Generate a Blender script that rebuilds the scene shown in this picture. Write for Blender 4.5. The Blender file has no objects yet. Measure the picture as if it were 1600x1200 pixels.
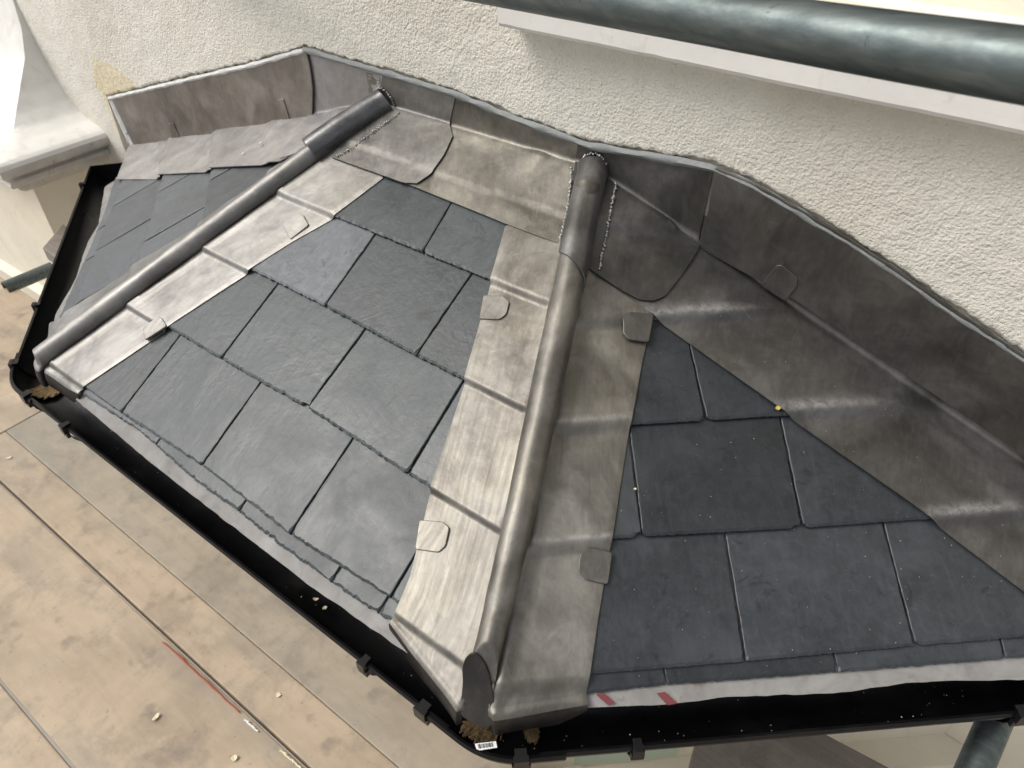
import bpy, bmesh, math, random
from mathutils import Vector as V, Matrix, noise
random.seed(7)
S = bpy.context.scene
R_ = math.radians
# ------------------------------------------------------------------ camera
F_PX = 1149.33
CAM = V((0.93195, -1.14418, 1.00134))
RX = V((0.80096549, 0.59870518, -0.00252834))      # image right
DN = V((0.38678543, -0.52066721, -0.76111937))     # image down
FW = V((-0.45700253, 0.60865242, -0.6486069))      # view direction
cd = bpy.data.cameras.new('camera'); cam = bpy.data.objects.new('camera', cd); S.collection.objects.link(cam)
cd.sensor_width = 36; cd.lens = 36 * F_PX / 1600; cd.clip_start = .02; cd.clip_end = 2000
cam.matrix_world = Matrix(((RX.x, -DN.x, -FW.x, CAM.x), (RX.y, -DN.y, -FW.y, CAM.y), (RX.z, -DN.z, -FW.z, CAM.z), (0, 0, 0, 1)))
cd.dof.use_dof = True; cd.dof.focus_distance = 1.12; cd.dof.aperture_fstop = 9
S.camera = cam
S.render.resolution_x = 1024; S.render.resolution_y = 768
# ------------------------------------------------------------------ world, sun, exposure
w = bpy.data.worlds.new('World'); S.world = w; w.use_nodes = True
nt = w.node_tree; bg = nt.nodes['Background']
sky = nt.nodes.new('ShaderNodeTexSky'); sky.sky_type = 'NISHITA'; sky.sun_disc = False
SUN_EL, SUN_AZ = 52, 232          # degrees; azimuth measured clockwise from +Y
sky.sun_elevation = R_(SUN_EL); sky.sun_rotation = R_(SUN_AZ); sky.dust_density = 4.0; sky.ozone_density = .6; sky.air_density = .7
hs = nt.nodes.new('ShaderNodeHueSaturation'); hs.inputs['Saturation'].default_value = .30; nt.links.new(sky.outputs[0], hs.inputs['Color']); nt.links.new(hs.outputs[0], bg.inputs[0]); bg.inputs[1].default_value = .12
sl = bpy.data.lights.new('sun', 'SUN'); sun = bpy.data.objects.new('sun', sl); S.collection.objects.link(sun)
sl.energy = .75; sl.angle = R_(28); sl.color = (1, .95, .87)
sd = V((math.sin(R_(SUN_AZ)) * math.cos(R_(SUN_EL)), math.cos(R_(SUN_AZ)) * math.cos(R_(SUN_EL)), math.sin(R_(SUN_EL))))
sun.rotation_euler = sd.to_track_quat('Z', 'Y').to_euler(); sun.location = sd * 20
S.view_settings.view_transform = 'Standard'; S.view_settings.look = 'None'; S.view_settings.exposure = .62; S.view_settings.gamma = 1
S.cycles.max_bounces = 6
# ------------------------------------------------------------------ frames of reference
class Frame:
    def __init__(s, O, ex, eu):
        s.O = V(O); s.ex = V(ex).normalized(); s.eu = V(eu).normalized(); s.n = s.ex.cross(s.eu).normalized()
    def p3(s, u, v, h=0): return s.O + s.ex * u + s.eu * v + s.n * h
    def px(s, x, y, h=0):                       # a traced photo point laid on this plane (h above it)
        r = FW + RX * ((x - 800) / F_PX) + DN * ((y - 600) / F_PX)
        O = s.O + s.n * h
        t = s.n.dot(O - CAM) / s.n.dot(r)
        q = CAM + r * t - O
        return (q.dot(s.ex), q.dot(s.eu))
    def at(s, x, y, h=0):
        u, v = s.px(x, y, h); return s.p3(u, v, h)
EA = V((-.61173, -.7797, 0)); EB = V((.61173, -.7797, 0)); EL = V((-1.54576, 0, 0)); ER = V((1.49016, 0, 0))
TL = V((-.27842, 0, .4068)); TR = V((.25431, 0, .4068))
FR = Frame((0, EA.y, 0), (1, 0, 0), (0, -EA.y, TL.z))
def side(P, Q, T):
    ex = (Q - P).normalized(); n = ex.cross(T - P).normalized(); eu = n.cross(ex)
    if eu.z < 0: eu = -eu
    return ex, eu
ex, eu = side(EB, ER, TR); RT = Frame(EB, ex, eu)
ex, eu = side(EL, EA, TL); LF = Frame(EL, ex, eu)      # u runs from the wall to the left front corner
WALL = Frame((0, 0, 0), (1, 0, 0), (0, 0, 1))          # normal points to -Y, out of the wall
for f in (FR, RT, LF): assert f.n.z > 0
assert WALL.n.y < 0
G = .1863
S_TAIL = {id(FR): .0342, id(RT): .032, id(LF): .044}
GA = {id(FR): G, id(RT): G, id(LF): .189}
def saw(fr, s, soft=.010):
    """height of the slate surface above the facet, at distance s up the slope"""
    s0 = S_TAIL[id(fr)]; g = GA[id(fr)]
    def lev(k, s): return .0145 - .0085 * (s - (s0 + k * g)) / g
    k = math.floor((s - s0) / g)
    a = lev(k, s) if k >= 0 else .0075
    if fr is FR and s > .76: return .0085
    if s < s0: return .0075 if s < s0 - soft else .0075 + (.0145 - .0075) * sm((s - s0 + soft) / soft)
    top = s0 + (k + 1) * g
    if s > top - soft:
        b = .0145; q = sm((s - top + soft) / soft); return a + (b - a) * q
    return a
def sm(t): t = max(0, min(1, t)); return t * t * (3 - 2 * t)
def nz(x, y=0, z=0, f=1): return noise.noise(V((x * f + 3.7, y * f - 1.3, z * f + .9)))
def lerp(a, b, t): return a + (b - a) * t
def poly_at(P, t):                                     # point at fraction t along a polyline (any dimension)
    P = [V(p) for p in P]
    L = [(P[i + 1] - P[i]).length for i in range(len(P) - 1)]; T = sum(L) * max(0, min(1, t))
    for i, l in enumerate(L):
        if T <= l or i == len(L) - 1: return P[i].lerp(P[i + 1], T / l if l else 0)
        T -= l
def idx_at(P, t):                                      # point at index fraction t (keeps pairing between lists)
    P = [V(p) for p in P]; x = t * (len(P) - 1); i = min(int(x), len(P) - 2); return P[i].lerp(P[i + 1], x - i)
# ------------------------------------------------------------------ object helpers
COL = S.collection
def mesh_obj(name, verts, faces, mat, parent=None, smooth=False, uvs=None, mats=None, fm=None, label=None, sharp=None):
    verts = [V(v) for v in verts]
    if parent is None:
        lo = V([min(v[i] for v in verts) for i in range(3)]); hi = V([max(v[i] for v in verts) for i in range(3)])
        org = V(((lo.x + hi.x) / 2, (lo.y + hi.y) / 2, lo.z)); loc = org
    else:
        org = world_loc(parent) + V(parent.get('_o', (0, 0, 0)))
        org = world_loc(parent); loc = V((0, 0, 0))
    me = bpy.data.meshes.new(name); me.from_pydata([v - org for v in verts], [], faces); me.validate()
    for m in (mats or [mat]): me.materials.append(m)
    if fm:
        for p, i in zip(me.polygons, fm): p.material_index = i
    if smooth:
        for p in me.polygons: p.use_smooth = True
        if sharp: me.set_sharp_from_angle(angle=R_(sharp))
    if uvs:
        uv = me.uv_layers.new(name='UVMap')
        for lp in me.loops: uv.data[lp.index].uv = uvs[lp.vertex_index]
    me.update()
    o = bpy.data.objects.new(name, me); COL.objects.link(o); o.location = loc
    if parent: o.parent = parent
    if label: o['label'] = label
    return o
def world_loc(o):
    l = V((0, 0, 0))
    while o: l = l + o.location; o = o.parent
    return l
def thing(name, label, cat, loc=(0, 0, 0), group=None):
    o = bpy.data.objects.new(name, None); COL.objects.link(o); o.location = loc; o.empty_display_size = .1
    o['label'] = label; o['category'] = cat
    if group: o['group'] = group
    return o
def tag(o, label, cat, group=None):
    o['label'] = label; o['category'] = cat
    if group: o['group'] = group
    return o
class MB:
    def __init__(s): s.v = []; s.f = []; s.m = []
    def add(s, vs, fs, m=0):
        b = len(s.v); s.v += [V(v) for v in vs]; s.f += [tuple(i + b for i in f) for f in fs]; s.m += [m] * len(fs)
    def box(s, c, sx, sy, sz, ex=V((1, 0, 0)), ey=V((0, 1, 0)), ez=V((0, 0, 1)), m=0):
        c = V(c); vs = [c + ex * (a * sx / 2) + ey * (b * sy / 2) + ez * (d * sz / 2) for d in (-1, 1) for a, b in ((-1, -1), (1, -1), (1, 1), (-1, 1))]
        s.add(vs, [(3, 2, 1, 0), (4, 5, 6, 7), (0, 1, 5, 4), (1, 2, 6, 5), (2, 3, 7, 6), (3, 0, 4, 7)], m)
    def tube(s, P, r, n=12, m=0, cap=True):
        P = [V(p) for p in P]; rings = []
        up = None
        for i, p in enumerate(P):
            d = (P[min(i + 1, len(P) - 1)] - P[max(i - 1, 0)]).normalized()
            if up is None: up = d.orthogonal().normalized()
            up = (up - d * up.dot(d)).normalized(); sd_ = d.cross(up)
            rr = r[i] if isinstance(r, (list, tuple)) else r
            rings.append([p + (up * math.cos(2 * math.pi * k / n) + sd_ * math.sin(2 * math.pi * k / n)) * rr for k in range(n)])
        vs = [v for q in rings for v in q]; fs = []
        for i in range(len(P) - 1):
            for k in range(n):
                a = i * n + k; b = i * n + (k + 1) % n; fs.append((a, b, b + n, a + n))
        if cap: fs.append(tuple(range(n - 1, -1, -1))); fs.append(tuple(range((len(P) - 1) * n, len(P) * n)))
        s.add(vs, fs, m)
    def prism(s, pts, d, m=0):                          # polygon pts extruded by vector d
        n = len(pts); pts = [V(p) for p in pts]; vs = pts + [p + d for p in pts]
        fs = [tuple(range(n)), tuple(range(2 * n - 1, n - 1, -1))] + [(i, i + n, (i + 1) % n + n, (i + 1) % n) for i in range(n)]
        s.add(vs, fs, m)
    def obj(s, name, mat, parent=None, **k):
        if isinstance(mat, list): return mesh_obj(name, s.v, s.f, None, parent, mats=mat, fm=s.m, **k)
        return mesh_obj(name, s.v, s.f, mat, parent, **k)
def recalc(o):
    bm = bmesh.new(); bm.from_mesh(o.data); bmesh.ops.recalc_face_normals(bm, faces=bm.faces); bm.to_mesh(o.data); bm.free(); return o
def sheet(name, grid, mat, parent=None, th=.0022, want=None, label=None, shine=None):
    """a sheet of metal or fabric from a grid of points, with real thickness and metric UVs"""
    ny = len(grid); nx = len(grid[0])
    v0 = [V(p) for r in grid for p in r]
    def nrm(j, i):
        a = V(grid[j][min(i + 1, nx - 1)]) - V(grid[j][max(i - 1, 0)]); b = V(grid[min(j + 1, ny - 1)][i]) - V(grid[max(j - 1, 0)][i])
        n = a.cross(b); return n.normalized() if n.length > 1e-12 else V((0, 0, 1))
    N = [nrm(j, i) for j in range(ny) for i in range(nx)]
    want = want or V((.3, -.6, .8))
    if sum(n.dot(want) for n in N) < 0: N = [-n for n in N]; flip = True
    else: flip = False
    vs = v0 + [p - n * th for p, n in zip(v0, N)]; M = ny * nx; fs = []
    for j in range(ny - 1):
        for i in range(nx - 1):
            q = (j * nx + i, j * nx + i + 1, (j + 1) * nx + i + 1, (j + 1) * nx + i)
            if flip: q = q[::-1]
            fs.append(q); fs.append(tuple(k + M for k in q[::-1]))
    def edge(a, b): fs.append((a, a + M, b + M, b))
    for i in range(nx - 1):
        edge(i + 1, i) if not flip else edge(i, i + 1)
        a = (ny - 1) * nx + i; edge(a, a + 1) if not flip else edge(a + 1, a)
    for j in range(ny - 1):
        a, b = j * nx, (j + 1) * nx; edge(a, b) if not flip else edge(b, a)
        a += nx - 1; b += nx - 1; edge(b, a) if not flip else edge(a, b)
    uv = []
    U = []
    for j in range(ny):
        x = 0; row = []
        for i in range(nx):
            if i: x += (V(grid[j][i]) - V(grid[j][i - 1])).length
            row.append(x)
        U.append(row)
    W = [0]
    for j in range(1, ny): W.append(W[-1] + (V(grid[j][nx // 2]) - V(grid[j - 1][nx // 2])).length)
    for j in range(ny):
        for i in range(nx): uv.append((U[j][i] - U[j][nx // 2], W[j]))
    uv = uv + uv
    o = mesh_obj(name, vs, fs, mat, parent, smooth=True, uvs=uv, label=label, sharp=50)
    if shine:
        at = o.data.attributes.new('shine', 'FLOAT', 'POINT'); wv = [shine(p) for p in v0]; wv = wv + wv
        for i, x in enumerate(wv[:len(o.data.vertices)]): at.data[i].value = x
    return o
# ------------------------------------------------------------------ materials
def mat(name, base, rough=.5, metal=0., spec=.5):
    m = bpy.data.materials.new(name); m.use_nodes = True; b = m.node_tree.nodes['Principled BSDF']
    b.inputs['Base Color'].default_value = (*base, 1); b.inputs['Roughness'].default_value = rough
    b.inputs['Metallic'].default_value = metal; b.inputs['Specular IOR Level'].default_value = spec
    return m
class NT:
    def __init__(s, m): s.m = m; s.t = m.node_tree; s.b = s.t.nodes['Principled BSDF']
    def n(s, t, **k):
        x = s.t.nodes.new(t)
        for a, b in k.items():
            if a in x.inputs.keys() if isinstance(a, str) else False: x.inputs[a].default_value = b
            else: setattr(x, a, b)
        return x
    def l(s, a, b): s.t.links.new(a, b)
    def coord(s, kind='Object', scale=(1, 1, 1), rot=(0, 0, 0)):
        c = s.n('ShaderNodeTexCoord'); m = s.n('ShaderNodeMapping'); m.inputs['Scale'].default_value = scale; m.inputs['Rotation'].default_value = rot
        s.l(c.outputs[kind], m.inputs[0]); return m.outputs[0]
    def noise(s, co, sc, det=4, rough=.55, dist=0):
        x = s.n('ShaderNodeTexNoise'); x.inputs['Scale'].default_value = sc; x.inputs['Detail'].default_value = det
        x.inputs['Roughness'].default_value = rough; x.inputs['Distortion'].default_value = dist; s.l(co, x.inputs['Vector']); return x.outputs['Fac']
    def vor(s, co, sc, feat='F1'):
        x = s.n('ShaderNodeTexVoronoi'); x.feature = feat; x.inputs['Scale'].default_value = sc; s.l(co, x.inputs['Vector']); return x.outputs['Distance']
    def ramp(s, f, stops):
        x = s.n('ShaderNodeValToRGB'); e = x.color_ramp.elements
        while len(e) < len(stops): e.new(.5)
        for q, (p, c) in zip(e, stops): q.position = p; q.color = (*c, 1) if len(c) == 3 else c
        s.l(f, x.inputs[0]); return x.outputs[0]
    def rng(s, f, a, b, c, d):
        x = s.n('ShaderNodeMapRange'); x.inputs[1].default_value = a; x.inputs[2].default_value = b; x.inputs[3].default_value = c; x.inputs[4].default_value = d
        s.l(f, x.inputs[0]); return x.outputs[0]
    def mix(s, f, a, b, mode='MIX'):
        x = s.n('ShaderNodeMix'); x.data_type = 'RGBA'; x.blend_type = mode
        for inp, v in ((x.inputs[0], f), (x.inputs[6], a), (x.inputs[7], b)):
            if isinstance(v, (int, float)): inp.default_value = v
            elif isinstance(v, tuple): inp.default_value = (*v, 1)
            else: s.l(v, inp)
        return x.outputs[2]
    def math(s, op, a, b):
        x = s.n('ShaderNodeMath'); x.operation = op
        for inp, v in zip(x.inputs, (a, b)):
            if isinstance(v, (int, float)): inp.default_value = v
            else: s.l(v, inp)
        return x.outputs[0]
    def bump(s, h, dist, strength=1, prev=None):
        x = s.n('ShaderNodeBump'); x.inputs['Distance'].default_value = dist; x.inputs['Strength'].default_value = strength; s.l(h, x.inputs['Height'])
        if prev: s.l(prev, x.inputs['Normal'])
        return x.outputs[0]
    def set(s, **k):
        for a, v in k.items(): s.l(v, s.b.inputs[{'color': 'Base Color', 'rough': 'Roughness', 'normal': 'Normal', 'metal': 'Metallic'}[a]])
GREY = lambda v: (v, v, v)
def lead_mat(name, c0, c1, c2, rough=.42, seed=0.):
    m = mat(name, c1, rough, .72); k = NT(m)
    c0, c1, c2 = [tuple(x * kk for x in c) for c, kk in ((c0, .60), (c1, .70), (c2, .78))]
    co = k.coord('Object'); mp = k.n('ShaderNodeMapping'); mp.inputs['Location'].default_value = (seed, seed * 2, seed * .7); k.l(co, mp.inputs[0]); co = mp.outputs[0]
    uv = k.coord('UV', (40, 2.2, 1)); uv2 = k.coord('UV', (140, 5, 1))
    blot = k.noise(co, 7, 5, .6, .6); blot2 = k.noise(co, 22, 6, .65, .9)
    st = k.noise(uv, 1.0, 4, .6); st2 = k.noise(uv2, 1.0, 3, .6)
    c = k.ramp(blot, [(.34, c0), (.5, c1), (.66, c2)])
    fs1 = k.noise(k.coord('UV', (90, 30, 1), (0, 0, .16)), 1, 4, .7, .6); c = k.mix(k.rng(fs1, .50, .68, 0, .24), c, (c2[0] * 1.12, c2[1] * 1.08, c2[2] * .95)); c = k.mix(k.rng(fs1, .48, .34, 0, .22), c, c0)
    sp = k.noise(co, 90, 4, .7); c = k.mix(k.rng(sp, .60, .72, 0, .35), c, c0); c = k.mix(k.rng(k.noise(co, 3.5, 4, .6, .8), .50, .66, 0, .20), c, (c2[0] * 1.1, c2[1] * 1.04, c2[2] * .86))
    c = k.mix(k.rng(blot2, .42, .66, 0, .6), c, k.mix(.5, c, tuple(x * .55 for x in c0)))
    c = k.mix(k.rng(st, .35, .65, 0, .16), c, k.mix(.5, c, (c2[0] * 1.08, c2[1] * 1.02, c2[2] * .84)))
    sc = k.rng(k.noise(k.coord('UV', (20, 160, 1), (0, 0, .35)), 1, 2, .5), .72, .76, 0, .3)
    c = k.mix(sc, c, tuple(x * 1.35 for x in c2))
    wa = k.n('ShaderNodeAttribute'); wa.attribute_name = 'shine'
    wf_ = k.math('MULTIPLY', wa.outputs['Fac'], k.rng(k.noise(co, 60, 5, .7, .5), .35, .62, .15, .85)); c = k.mix(wf_, c, (.58, .565, .555))  # bright reflections on the burnished ridges, painted into the base colour
    k.set(color=c)
    r = k.math('ADD', k.rng(blot, .3, .7, rough - .05, rough + .10), k.rng(st2, .3, .7, -.05, .07)); k.set(rough=r)
    b = k.bump(k.noise(co, 14, 3, .5), .006, .35); b = k.bump(blot2, .0012, .5, b); b = k.bump(st2, .0004, .35, b); k.set(normal=b)
    return m
M = {}
M['lead'] = lead_mat('lead', (.18, .165, .148), (.28, .265, .238), (.38, .365, .33), .44)
M['lead_shaded'] = lead_mat('lead_shaded', (.10, .097, .092), (.150, .145, .138), (.215, .208, .198), .40, 3.1)  # darkened copy of the lead, dim reflections at the right painted in
M['lead_brown'] = lead_mat('lead_brown', (.25, .225, .20), (.32, .29, .262), (.41, .38, .348), .46, 5.3)
M['lead_roll'] = lead_mat('lead_roll', (.17, .165, .165), (.26, .255, .255), (.38, .375, .375), .36, 8.8)
M['lead_end'] = lead_mat('lead_end', (.05, .047, .044), (.07, .067, .064), (.11, .104, .098), .5, 4.4)  # near-black copy, shade of the turned down skirt painted into the lead
M['lead_clipd'] = lead_mat('lead_clip', (.15, .14, .13), (.24, .23, .215), (.33, .315, .29), .46, 1.4)
M['lead_sadroll'] = lead_mat('lead_sadroll', (.14, .14, .145), (.22, .22, .225), (.34, .34, .345), .26, 2.8)
M['weld'] = mat('weld', (.5, .5, .49), .34, .85)
def slate_mat(name, a, b, c, rough=.5):
    m = mat(name, b, rough); k = NT(m)
    oi = k.n('ShaderNodeObjectInfo'); ad = k.n('ShaderNodeVectorMath'); ad.operation = 'ADD'
    co = k.coord('Object'); mul = k.n('ShaderNodeVectorMath'); mul.operation = 'SCALE'; mul.inputs['Scale'].default_value = 17.
    cb = k.n('ShaderNodeCombineXYZ')
    for i in range(3): k.l(oi.outputs['Random'], cb.inputs[i])
    k.l(cb.outputs[0], mul.inputs[0]); k.l(co, ad.inputs[0]); k.l(mul.outputs[0], ad.inputs[1]); co = ad.outputs[0]
    uv = k.coord('UV', (90, 12, 1))
    n1 = k.noise(co, 9, 5, .62, .5); n2 = k.noise(co, 60, 5, .7, .8); n3 = k.noise(uv, 1, 4, .65, .4)
    col = k.ramp(n1, [(.3, a), (.52, b), (.72, c)])
    col = k.mix(k.rng(n2, .42, .7, 0, .4), col, tuple(x * 1.5 for x in c))
    col = k.mix(k.rng(n3, .5, .72, 0, .30), col, tuple(x * 1.45 for x in c))
    rv = k.rng(oi.outputs['Random'], 0, 1, .78, 1.25)
    hs = k.n('ShaderNodeHueSaturation'); k.l(rv, hs.inputs['Value']); k.l(col, hs.inputs['Color']); col = hs.outputs[0]
    damp = k.math('MULTIPLY', k.rng(k.noise(co, 16, 6, .7, 1.2), .60, .64, 0, .5), 1.0)
    col = k.mix(damp, col, tuple(x * .5 for x in a))
    spk = k.rng(k.vor(co, 75), .0, .045, 1, 0); spk = k.math('MULTIPLY', spk, k.rng(k.noise(co, 11, 2, .5), .50, .58, 0, .8))
    col = k.mix(spk, col, (.42, .42, .38))
    scr = k.rng(k.noise(k.coord('UV', (330, 30, 1), (0, 0, .9)), 1, 1, .4), .80, .83, 0, .35); col = k.mix(scr, col, (.25, .27, .28))
    k.set(color=col); k.set(rough=k.rng(n1, .3, .7, rough - .10, rough + .12))
    bp = k.bump(n1, .003, .5); bp = k.bump(n3, .0010, .4, bp); bp = k.bump(n2, .0009, .5, bp); k.set(normal=bp)
    return m
M['slate_green'] = slate_mat('slate_grey_green', (.030, .038, .040), (.040, .049, .0515), (.055, .065, .068), .38)
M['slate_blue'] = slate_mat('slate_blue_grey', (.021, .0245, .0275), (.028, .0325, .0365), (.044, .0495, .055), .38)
M['slate_pale'] = slate_mat('slate_pale', (.048, .054, .058), (.080, .088, .096), (.115, .125, .135), .40)
m = mat('render_paint', (.73, .70, .62), .75); M['render'] = m; k = NT(m)
co = k.coord('Object'); v = k.vor(co, 120, 'SMOOTH_F1'); n = k.noise(co, 95, 4, .6, .3); big = k.noise(co, 2.2, 4, .6)
k.set(color=k.mix(k.rng(k.noise(co, 40, 5, .7), .45, .8, 0, .25), k.ramp(big, [(.3, (.67, .635, .54)), (.5, (.75, .72, .63)), (.7, (.79, .765, .69))]), (.52, .49, .42)))
k.set(color=k.mix(k.rng(k.noise(k.coord('Object', (7, 7, 1.6)), 1.6, 5, .65), .52, .74, 0, .35), k.b.inputs['Base Color'].links[0].from_socket, (.58, .545, .46)))
b = k.bump(k.noise(co, 210, 2, .5), .0026, .9); b = k.bump(k.noise(co, 105, 2, .5), .0035, .6, b); b = k.bump(k.noise(co, 16, 3, .5), .008, .35, b); k.set(normal=b)
m = mat('render_yellow', (.74, .63, .36), .8); M['yellow'] = m; k = NT(m); co = k.coord('Object')
k.set(color=k.ramp(k.noise(co, 60, 4, .6), [(.35, (.66, .58, .40)), (.65, (.78, .70, .50))]), normal=k.bump(k.noise(co, 110, 4, .6), .006, .8))
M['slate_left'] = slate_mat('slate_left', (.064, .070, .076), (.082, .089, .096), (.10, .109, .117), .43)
M['lead_left'] = lead_mat('lead_left', (.42, .405, .405), (.50, .485, .485), (.56, .545, .545), .48, 2.2)  # lightened copy of the lead, bright sky reflection at the left painted in
M['lead_lit'] = lead_mat('lead_lit', (.30, .292, .28), (.38, .37, .355), (.45, .437, .42), .45, 12.)  # lighter copy for the left hip, sky reflection put into its colour
M['lead_sadl'] = lead_mat('lead_sadl', (.20, .19, .18), (.31, .30, .285), (.40, .39, .37), .42, 6.1)
M['lead_mid'] = lead_mat('lead_mid', (.17, .16, .14), (.30, .285, .25), (.44, .42, .36), .42, 7.7)
M['lead_right'] = lead_mat('lead_right', (.145, .139, .132), (.195, .188, .179), (.28, .272, .26), .38, 9.4)  # darker copy for the right slope, dim reflection put into its colour
def plain(name, c, rough=.6, var=.15, sc=12, metal=0., bump=.001, dirt=None):
    m = mat(name, c, rough, metal); k = NT(m); co = k.coord('Object'); n = k.noise(co, sc, 5, .6, .4)
    col = k.ramp(n, [(.3, tuple(x * (1 - var) for x in c)), (.7, tuple(min(1, x * (1 + var)) for x in c))])
    if dirt: col = k.mix(k.rng(k.noise(co, sc * 2.3, 6, .7, .8), .55, .72, 0, .8), col, dirt)
    k.set(color=col, normal=k.bump(k.noise(co, sc * 5, 4, .6), bump, .6), rough=k.rng(n, .3, .7, rough - .07, rough + .07))
    return m
M['white'] = plain('white_paint', (.84, .82, .77), .5, .04, 9, bump=.0015, dirt=(.66, .63, .56))
M['cream'] = plain('cream_paint', (.84, .78, .64), .6, .08, 5, dirt=(.72, .66, .52))
M['stone'] = plain('painted_stone', (.76, .745, .70), .6, .10, 6, bump=.002, dirt=(.62, .59, .54))
M['stone_band'] = plain('grimy_painted_stone', (.60, .57, .52), .65, .15, 10, bump=.002, dirt=(.33, .30, .27))
M['gutter'] = plain('black_plastic', (.004, .0042, .005), .33, .2, 20, bump=.0006); M['gutter'].node_tree.nodes['Principled BSDF'].inputs['Specular IOR Level'].default_value = .35
k = NT(M['gutter']); k.set(color=k.mix(k.rng(k.noise(k.coord('Object'), 9, 7, .72, .6), .50, .72, 0, .85), (.004, .0042, .005), (.015, .0145, .0135)))
M['sealant'] = plain('grey_sealant', (.23, .245, .238), .5, .15, 30, bump=.002)
M['sealant_pale'] = plain('pale_sealant', (.60, .60, .58), .55, .12, 30, bump=.002)
M['sawdust'] = plain('sawdust', (.22, .15, .07), .9, .35, 120, bump=.003, dirt=(.05, .04, .03))
M['flake'] = plain('yellow_flake', (.75, .52, .12), .6, .2, 60)
M['chip'] = plain('pale_chip', (.75, .68, .48), .7, .15, 60)
M['red'] = mat('red_print', (.17, .04, .045), .7)
M['red_wrap'] = mat('orange_red', (.36, .10, .055), .6); M['sticker'] = mat('sticker_paper', (.8, .8, .78), .5); M['ink'] = mat('black_ink', (.02, .02, .02), .5)
M['green'] = plain('pale_green_paint', (.52, .63, .50), .6, .03, 6)
M['glass'] = mat('window_glass', (.02, .025, .03), .05)
M['fixing'] = mat('zinc', (.5, .5, .5), .35, .8)
# galvanised tube
m = mat('galvanised', (.2, .23, .23), .42, .7); M['galv'] = m; k = NT(m); co = k.coord('Object', (1.2, 14, 14)); c2 = k.coord('Object')
col = k.ramp(k.noise(co, 6, 5, .65, .3), [(.3, (.085, .108, .108)), (.5, (.12, .145, .143)), (.7, (.175, .20, .195))])
col = k.mix(k.rng(k.noise(c2, 60, 5, .7, .5), .62, .68, 0, .7), col, (.06, .07, .07))
k.set(color=col, rough=k.rng(k.noise(c2, 25, 4, .6), .3, .7, .30, .52), normal=k.bump(k.noise(c2, 45, 4, .6), .0012, .5))
# membrane
m = mat('membrane', (.3, .29, .28), .7); M['membrane'] = m; k = NT(m); co = k.coord('Object')
mag = k.n('ShaderNodeTexBrick'); mag.inputs['Scale'].default_value = 260; mag.inputs['Mortar Size'].default_value = .03; k.l(co, mag.inputs['Vector'])
col = k.ramp(k.noise(co, 14, 5, .65, .5), [(.3, (.25, .24, .23)), (.5, (.34, .33, .315)), (.7, (.42, .41, .40))])
col = k.mix(k.rng(k.noise(co, 24, 4, .6), .62, .70, 0, .6), col, (.20, .15, .11))
k.set(color=col, normal=k.bump(mag.outputs['Fac'], .0015, .7, k.bump(k.noise(co, 20, 3, .5), .004, .5)))
# plywood deck
def wood(name, c0, c1, c2, stretch=(1.5, 16, 16), stain=(.10, .085, .08), dirt_a=.6, grain=.5):
    m = mat(name, c1, .7); k = NT(m); co = k.coord('Object', stretch); c2_ = k.coord('Object')
    g_ = k.ramp(k.noise(co, 3, 6, .65, .6), [(.3, c0), (.5, c1), (.7, c2)])
    b_ = k.ramp(k.noise(c2_, 2.6, 6, .62, .4), [(.30, tuple(x * .72 for x in c0)), (.5, c1), (.68, c2)])
    col = k.mix(1 - grain, g_, b_)
    col = k.mix(k.rng(k.noise(c2_, 7, 6, .7, .3), .52, .72, 0, .55), col, stain)
    col = k.mix(k.rng(k.noise(c2_, 16, 3, .5, .1), .62, .76, 0, dirt_a), col, stain)
    col = k.mix(k.rng(k.noise(c2_, 75, 3, .6), .66, .74, 0, .4), col, tuple(x * .6 for x in stain))
    col = k.mix(k.rng(k.noise(c2_, 4.3, 5, .65), .56, .70, 0, .6), col, (c2[0] * 1.12, c2[1] * 1.1, c2[2] * 1.1))
    col = k.mix(k.rng(k.noise(k.coord('Object', (.8, 3, 3)), 2.2, 5, .6, .4), .50, .66, 0, .55), col, (c1[0] * .62, c1[1] * .70, c1[2] * .78))
    k.set(color=col, normal=k.bump(k.noise(co, 9, 5, .6), .001, .4, k.bump(k.noise(c2_, 4, 2, .5), .008, .3)))
    return m
M['ply'] = wood('plywood', (.35, .272, .19), (.455, .36, .255), (.53, .43, .315), (2, 9, 9), (.15, .125, .11), .65, .4)
M['ply_grey'] = wood('grey_plywood', (.29, .25, .19), (.38, .325, .25), (.45, .39, .31), (2, 9, 9), (.15, .13, .115), .55, .4)
M['board'] = wood('weathered_board', (.17, .145, .12), (.235, .205, .175), (.31, .275, .24), (2, 26, 26), (.08, .07, .065), .5, .6)
M['ground'] = plain('paving', (.30, .28, .25), .85, .2, 1.5, bump=.004)
def ridge_shine(fr, width=.011, span=None):  # strength of the painted highlight along each slate step
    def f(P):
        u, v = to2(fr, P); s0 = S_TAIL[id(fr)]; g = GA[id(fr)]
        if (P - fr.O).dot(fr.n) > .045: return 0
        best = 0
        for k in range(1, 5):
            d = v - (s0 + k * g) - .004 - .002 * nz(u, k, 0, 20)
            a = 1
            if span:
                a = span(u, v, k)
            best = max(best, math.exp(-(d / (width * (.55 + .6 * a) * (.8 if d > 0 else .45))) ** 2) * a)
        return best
    return f
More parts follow.
